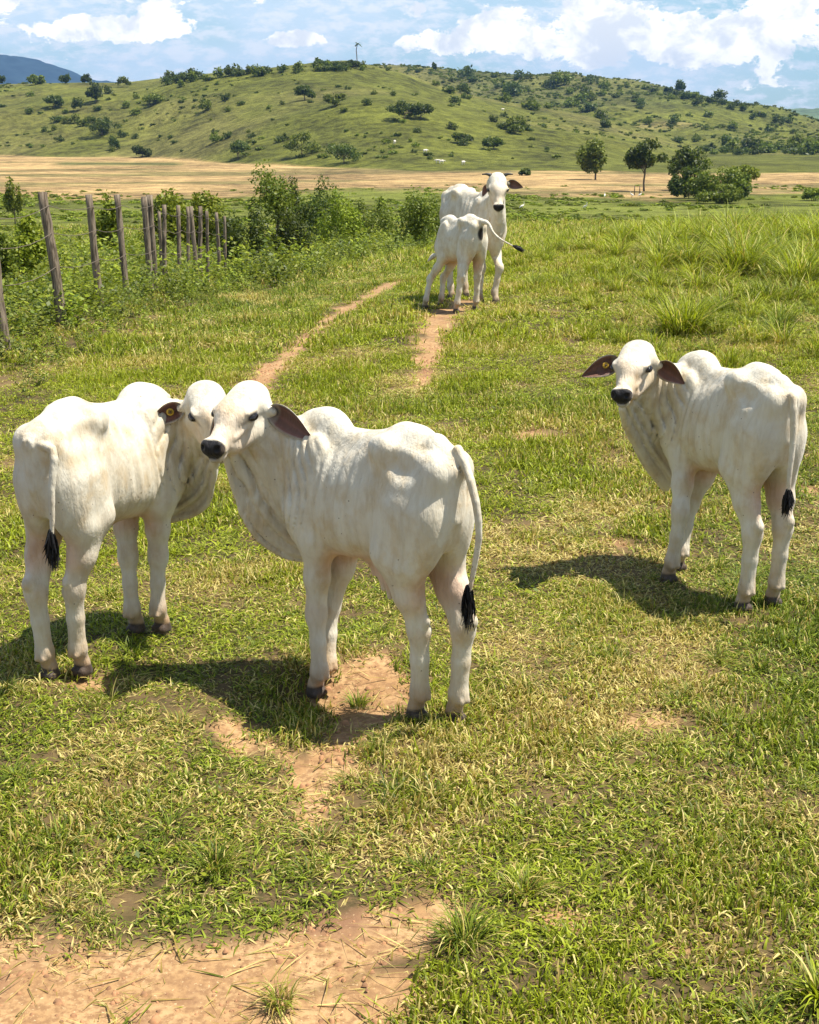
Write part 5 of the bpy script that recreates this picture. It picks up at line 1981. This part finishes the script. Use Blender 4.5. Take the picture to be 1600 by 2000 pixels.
def build_weeds():
    protos = []
    for i in range(8):
        r = np.random.default_rng(1500 + i)
        P = []; N = []
        for s in range(6):
            a = r.uniform(0, 6.28); ln = r.uniform(.25, .62); th = r.uniform(.1, .7)
            for j in range(15):
                u = (j + 2) / 17
                c = np.array((math.cos(a) * math.sin(th) * ln * u, math.sin(a) * math.sin(th) * ln * u, math.cos(th) * ln * u)) + r.normal(0, .035, 3)
                P.append(c); N.append((r.normal(0, .6), r.normal(0, .6), 1))
        V, Q, rn = leaves_mesh('w', np.array(P), np.array(N), .062, None, 1600 + i, .55)
        protos.append(mesh_np('weed_leaves', V, quads=Q, mat=(LEAF_LIGHT, LEAF_MID, LEAF_LIGHT, LEAF_MID)[i % 4], smooth=False, cols={'rnd': rn}))
    c = proto_collection('weed', protos)
    x, y = wedge_points(8, 24, 14, .46); x2, y2 = wedge_points(24, 62, 3.0, .42)
    x = np.concatenate([x, x2]); y = np.concatenate([y, y2])
    keep = rng.uniform(0, 1, len(x)) < weed_zone(x, y) * np.where(y < 24, .9, .8) * (x < 2.2)
    x, y = x[keep], y[keep]; n = len(x)
    inn = weed_zone(x + .6, y)
    sc = rng.uniform(.45, 1.1, n) * (.55 + .60 * inn) * np.where(y > 24, 1.7, 1.0)
    scatter('weeds', c, np.stack([x, y, ground_z(x, y)], 1), np.stack([rng.normal(0, .1, n), rng.normal(0, .1, n), rng.uniform(0, 6.28, n)], 1),
            np.stack([sc, sc, sc * rng.uniform(.7, 1.1, n)], 1), rng.integers(0, 8, n), np.zeros(n), np.full(n, .6))


def build_clumps():
    """grass clumps one can point to"""
    C_ = [
        (905, 1838, 175, 100, 'large spiky grass clump on the bare soil, bottom centre', 190, .004, .25, .15),
        (545, 1962, 120, 70, 'small grass clump standing alone on the bare soil at the bottom', 110, .0035, .55, .2),
        (1045, 560, 80, 34, 'dark low grass clump right of the suckling calf', 130, .008, .05, .1),
        (1330, 655, 220, 120, 'big fresh grass clump behind the head of the calf on the right', 420, .011, .05, .75),
        (1450, 535, 210, 120, 'tallest grass clump in the rank grass at upper right', 420, .012, .05, .6),
        (1560, 560, 150, 130, 'upright grass clump at the right edge below the rank grass', 300, .012, .05, .7),
        (1215, 475, 90, 44, 'grass clump standing alone between the cow and the rank grass', 200, .012, .05, .7),
        (1320, 480, 120, 60, 'grass clump at the left end of the rank grass', 240, .012, .05, .8),
        (730, 558, 60, 22, 'short grass tuft left of the two-wheel track', 90, .008, .1, .2),
        (1600, 1960, 110, 110, 'long bladed grass tuft cut by the lower right corner', 90, .008, .05, .8),
        (1020, 1745, 150, 70, 'loose grass tuft right of the bare soil', 120, .004, .35, .4),
        (700, 1380, 80, 40, 'green grass tuft by the hooves of the middle calf', 110, .004, .15, .3),
        (420, 1700, 170, 75, 'broad faded grass tuft left of centre in the foreground', 150, .004, .3, .2),
        (925, 1480, 90, 70, 'thin stemmed grass tuft below the hind hooves of the middle calf', 70, .003, .5, .5),
        (640, 560, 40, 18, 'small dark tuft beside the left wheel track', 70, .008, .05, .1),
    ]
    m0 = GRASS_M
    for i, (px, base, wpx, hpx, lab, nb, bw, dry, hue) in enumerate(C_):
        p = on_ground(px, base)
        sc = px_scale(p.y, p.z)
        w, h = wpx / sc, hpx / sc
        me = blades_mesh('grass_clump', nb, w * .20, h * .45, h * 1.25, bw, .38, 1700 + i, .42, 5, mat=clump_mat(dry, hue), centre_lean=.75)
        o = link(bpy.data.objects.new('grass_clump', me))
        o.location = p
        tag(o, lab, 'grass clump', 'grass clumps in the pasture')


_cm = {}


def clump_mat(dry, hue):
    key = (round(dry, 2), round(hue, 2))
    if key in _cm: return _cm[key]
    m = GRASS_M.copy(); m.name = 'grass_clump_blades'
    for nd in m.node_tree.nodes:
        if nd.bl_idname == 'ShaderNodeAttribute' and nd.attribute_name in ('tuft_dry', 'tuft_hue'):
            v = m.node_tree.nodes.new('ShaderNodeValue')
            v.outputs[0].default_value = dry if nd.attribute_name == 'tuft_dry' else hue
            for lk in list(nd.outputs['Fac'].links):
                m.node_tree.links.new(v.outputs[0], lk.to_socket)
    _cm[key] = m
    return m


def build_fence():
    posts = [(2, 13.7, 398, .060, -.06), (104, 16.2, 375, .066, -.10), (186, 18.2, 380, .056, -.09), (241, 20.2, 380, .052, -.06), (292, 22.6, 384, .058, -.02),
             (303, 23.0, 381, .062, .0), (327, 24.3, 400, .045, 0), (320, 25.0, 413, .035, .05), (355, 26.2, 401, .045, .02), (372, 27.4, 404, .040, 0),
             (381, 28.0, 403, .052, -.03), (396, 29.3, 403, .050, .02), (410, 30.3, 412, .040, .04), (429, 32.2, 415, .045, 0), (443, 34, 422, .04, .02)]
    e = empty('fence', place_px(104, None, 16.2)); tag(e, 'old wire fence on weathered round posts along the left side', 'fence')
    base = e.location
    tops = []
    for i, (px, y, top, r, lean) in enumerate(posts):
        p = place_px(px, None, y)
        h = top_height(p, top)
        rr = np.random.default_rng(1900 + i)
        n = 12
        zz = np.linspace(-.3, h, n)
        bend = rr.normal(0, .012, 2)
        pts = [((p.x - base.x) + lean * (1 - z_ / h) * -1.0 + bend[0] * math.sin(z_ * 3), (p.y - base.y) + bend[1] * math.sin(z_ * 2.5), (p.z - base.z) + z_) for z_ in zz]
        seg = 12
        V, Q, T = tube_arrays(pts, .90 * r * (1 + .05 * np.sin(np.arange(n) * 2.1 + i)) * np.linspace(1.08, .94, n), seg)
        # grooves of the weathered wood
        k_ = np.arange(len(V) - 2)
        ang = (k_ % seg) * 2 * math.pi / seg
        cx = np.repeat(np.array(pts), seg, 0)
        V[:-2] = cx + (V[:-2] - cx) * (1 + .07 * np.sin(ang * 3 + i) + rr.normal(0, .035, len(k_)))[:, None]
        me = mesh_np('post', V, quads=Q, tris=T, mat=POST_M)
        o = link(bpy.data.objects.new('post', me), e)
        tops.append((pts, h))
    order = [0, 1, 2, 3, 5, 6, 8, 10, 11, 12, 13, 14]
    for fr in (.45, .70, .90):
        chain = []
        for a, b in zip(order[:-1], order[1:]):
            pa = np.array(tops[a][0][0]) + (np.array(tops[a][0][-1]) - np.array(tops[a][0][0])) * ((tops[a][1] * fr + .3) / (tops[a][1] + .3))
            pb = np.array(tops[b][0][0]) + (np.array(tops[b][0][-1]) - np.array(tops[b][0][0])) * ((tops[b][1] * fr + .3) / (tops[b][1] + .3))
            for t_ in (0, .25, .5, .75):
                q = pa + (pb - pa) * t_; q[2] -= .05 * 4 * t_ * (1 - t_)
                chain.append(q + np.array((.055, 0, 0)))
        add_tube('wire', chain, np.full(len(chain), .0042), WIRE_M, e, 5)
    # two thin far poles on the dry field edge
    for px, top, lab in ((1239, 362, 'thin dark pole left of the straight-trunked field tree'), (1249, 363, 'thin dark pole right beside the straight-trunked field tree')):
        p = on_ground(px, 381)
        V, Q, T = tube_arrays([(0, 0, -.2), (.02, 0, .6), (0, .02, top_height(p, top))], [.07, .06, .05], 8)
        o = link(bpy.data.objects.new('pole', mesh_np('pole', V, quads=Q, tris=T, mat=BARK_M)))
        o.location = p; tag(o, lab, 'pole')


def build_small_animals():
    # egret: body, neck, bill and legs in one small figure
    g = SDF((-.35, -.15, -.02), (.40, .15, .75), .012)
    g.ell((-.02, 0, .33), (.17, .07, .075), .02, frame((1, 0, .45)))
    g.cone((.10, 0, .38), (.15, 0, .50), .035, .018, .02)
    g.cone((.15, 0, .50), (.11, 0, .60), .018, .015, .01)
    g.ell((.135, 0, .62), (.035, .02, .02), .01)
    g.cone((-.14, 0, .27), (-.24, 0, .20), .04, .012, .02)
    for s_ in (1, -1):
        g.cone((.0, s_ * .03, .27), (.01, s_ * .03, 0), .011, .009, .01)
    V, Q = g.mesh()
    C = np.repeat(np.array([[.80, .79, .75]]), len(V), 0)
    C[V[:, 2] < .2] = (.10, .09, .06)
    me_e = mesh_np('egret', V, quads=Q, mat=HIDE, cols={'Col': C})
    V2, Q2, T2 = tube_arrays([(.16, 0, .62), (.25, 0, .605)], [.010, .002], 6)
    me_b = mesh_np('bill', V2, quads=Q2, tris=T2, mat=TAG_M)
    for px, row, rz, lab in ((1020, 411, .3, 'white egret in the green meadow nearest the cow'), (1143, 412, -.6, 'white egret walking in the meadow below the airy tree'),
                             (1234, 387, 2.6, 'white egret left of the pair under the straight-trunked tree'), (1250, 387, 0.2, 'white egret right of the pair under the straight-trunked tree'),
                             (1181, 388, 1.4, 'faraway white egret left of the two poles'), (1380, 391, .5, 'white egret at the foot of the large thicket')):
        p = on_ground(px, row)
        e = empty('egret', p, rz); tag(e, lab, 'egret', 'egrets in the meadow')
        e.scale = (1.15,) * 3
        link(bpy.data.objects.new('body', me_e), e)
        link(bpy.data.objects.new('bill', me_b), e)
    g = SDF((-1.2, -.5, -.05), (1.5, .5, 1.6), .045)
    g.ell((0, 0, .95), (.75, .27, .36), .1); g.ell((-.6, 0, 1.0), (.25, .22, .33), .1)
    g.ell((.35, 0, 1.3), (.16, .09, .12), .1)
    g.cone((.6, 0, 1.05), (1.0, 0, 1.05), .2, .12, .1); g.cone((1.0, 0, 1.08), (1.3, 0, .9), .12, .07, .05)
    for x_ in (-.6, .45):
        for s_ in (1, -1):
            g.cone((x_, s_ * .16, .8), (x_, s_ * .17, 0), .13, .055, .08)
    g.cone((-.85, 0, 1.2), (-.9, 0, .5), .04, .04, .03)
    V, Q = g.mesh()
    me_c = mesh_np('grazing_cow', V * .6, quads=Q, mat=HIDE, cols={'Col': np.repeat(np.array([[.78, .74, .66]]), len(V), 0)})
    for px, row, rz, lab in ((831, 299, .4, 'uppermost distant white cow grazing low on the hillside'), (855, 319, 2.9, 'distant white cow at the hill foot, left of a pair'),
                             (863, 320, .1, 'distant white cow at the hill foot, right of a pair'), (905, 322, .8, 'distant white cow alone at the hill foot left of the horned cow'),
                             (771, 281, 1.2, 'tiny white cow on the middle hillside'), (982, 217, .3, 'tiny white cow on the far shaded slope')):
        p = on_ground(px, row)
        if p is None: continue
        o = link(bpy.data.objects.new('grazing_cow', me_c)); o.location = p; o.rotation_euler = (0, 0, rz)
        tag(o, lab, 'cow', 'distant grazing cows')


build_grass()
build_weeds()
build_mid_plants()
build_hill_scrub()
build_scrub_stuff()
build_clumps()
build_fence()
build_small_animals()
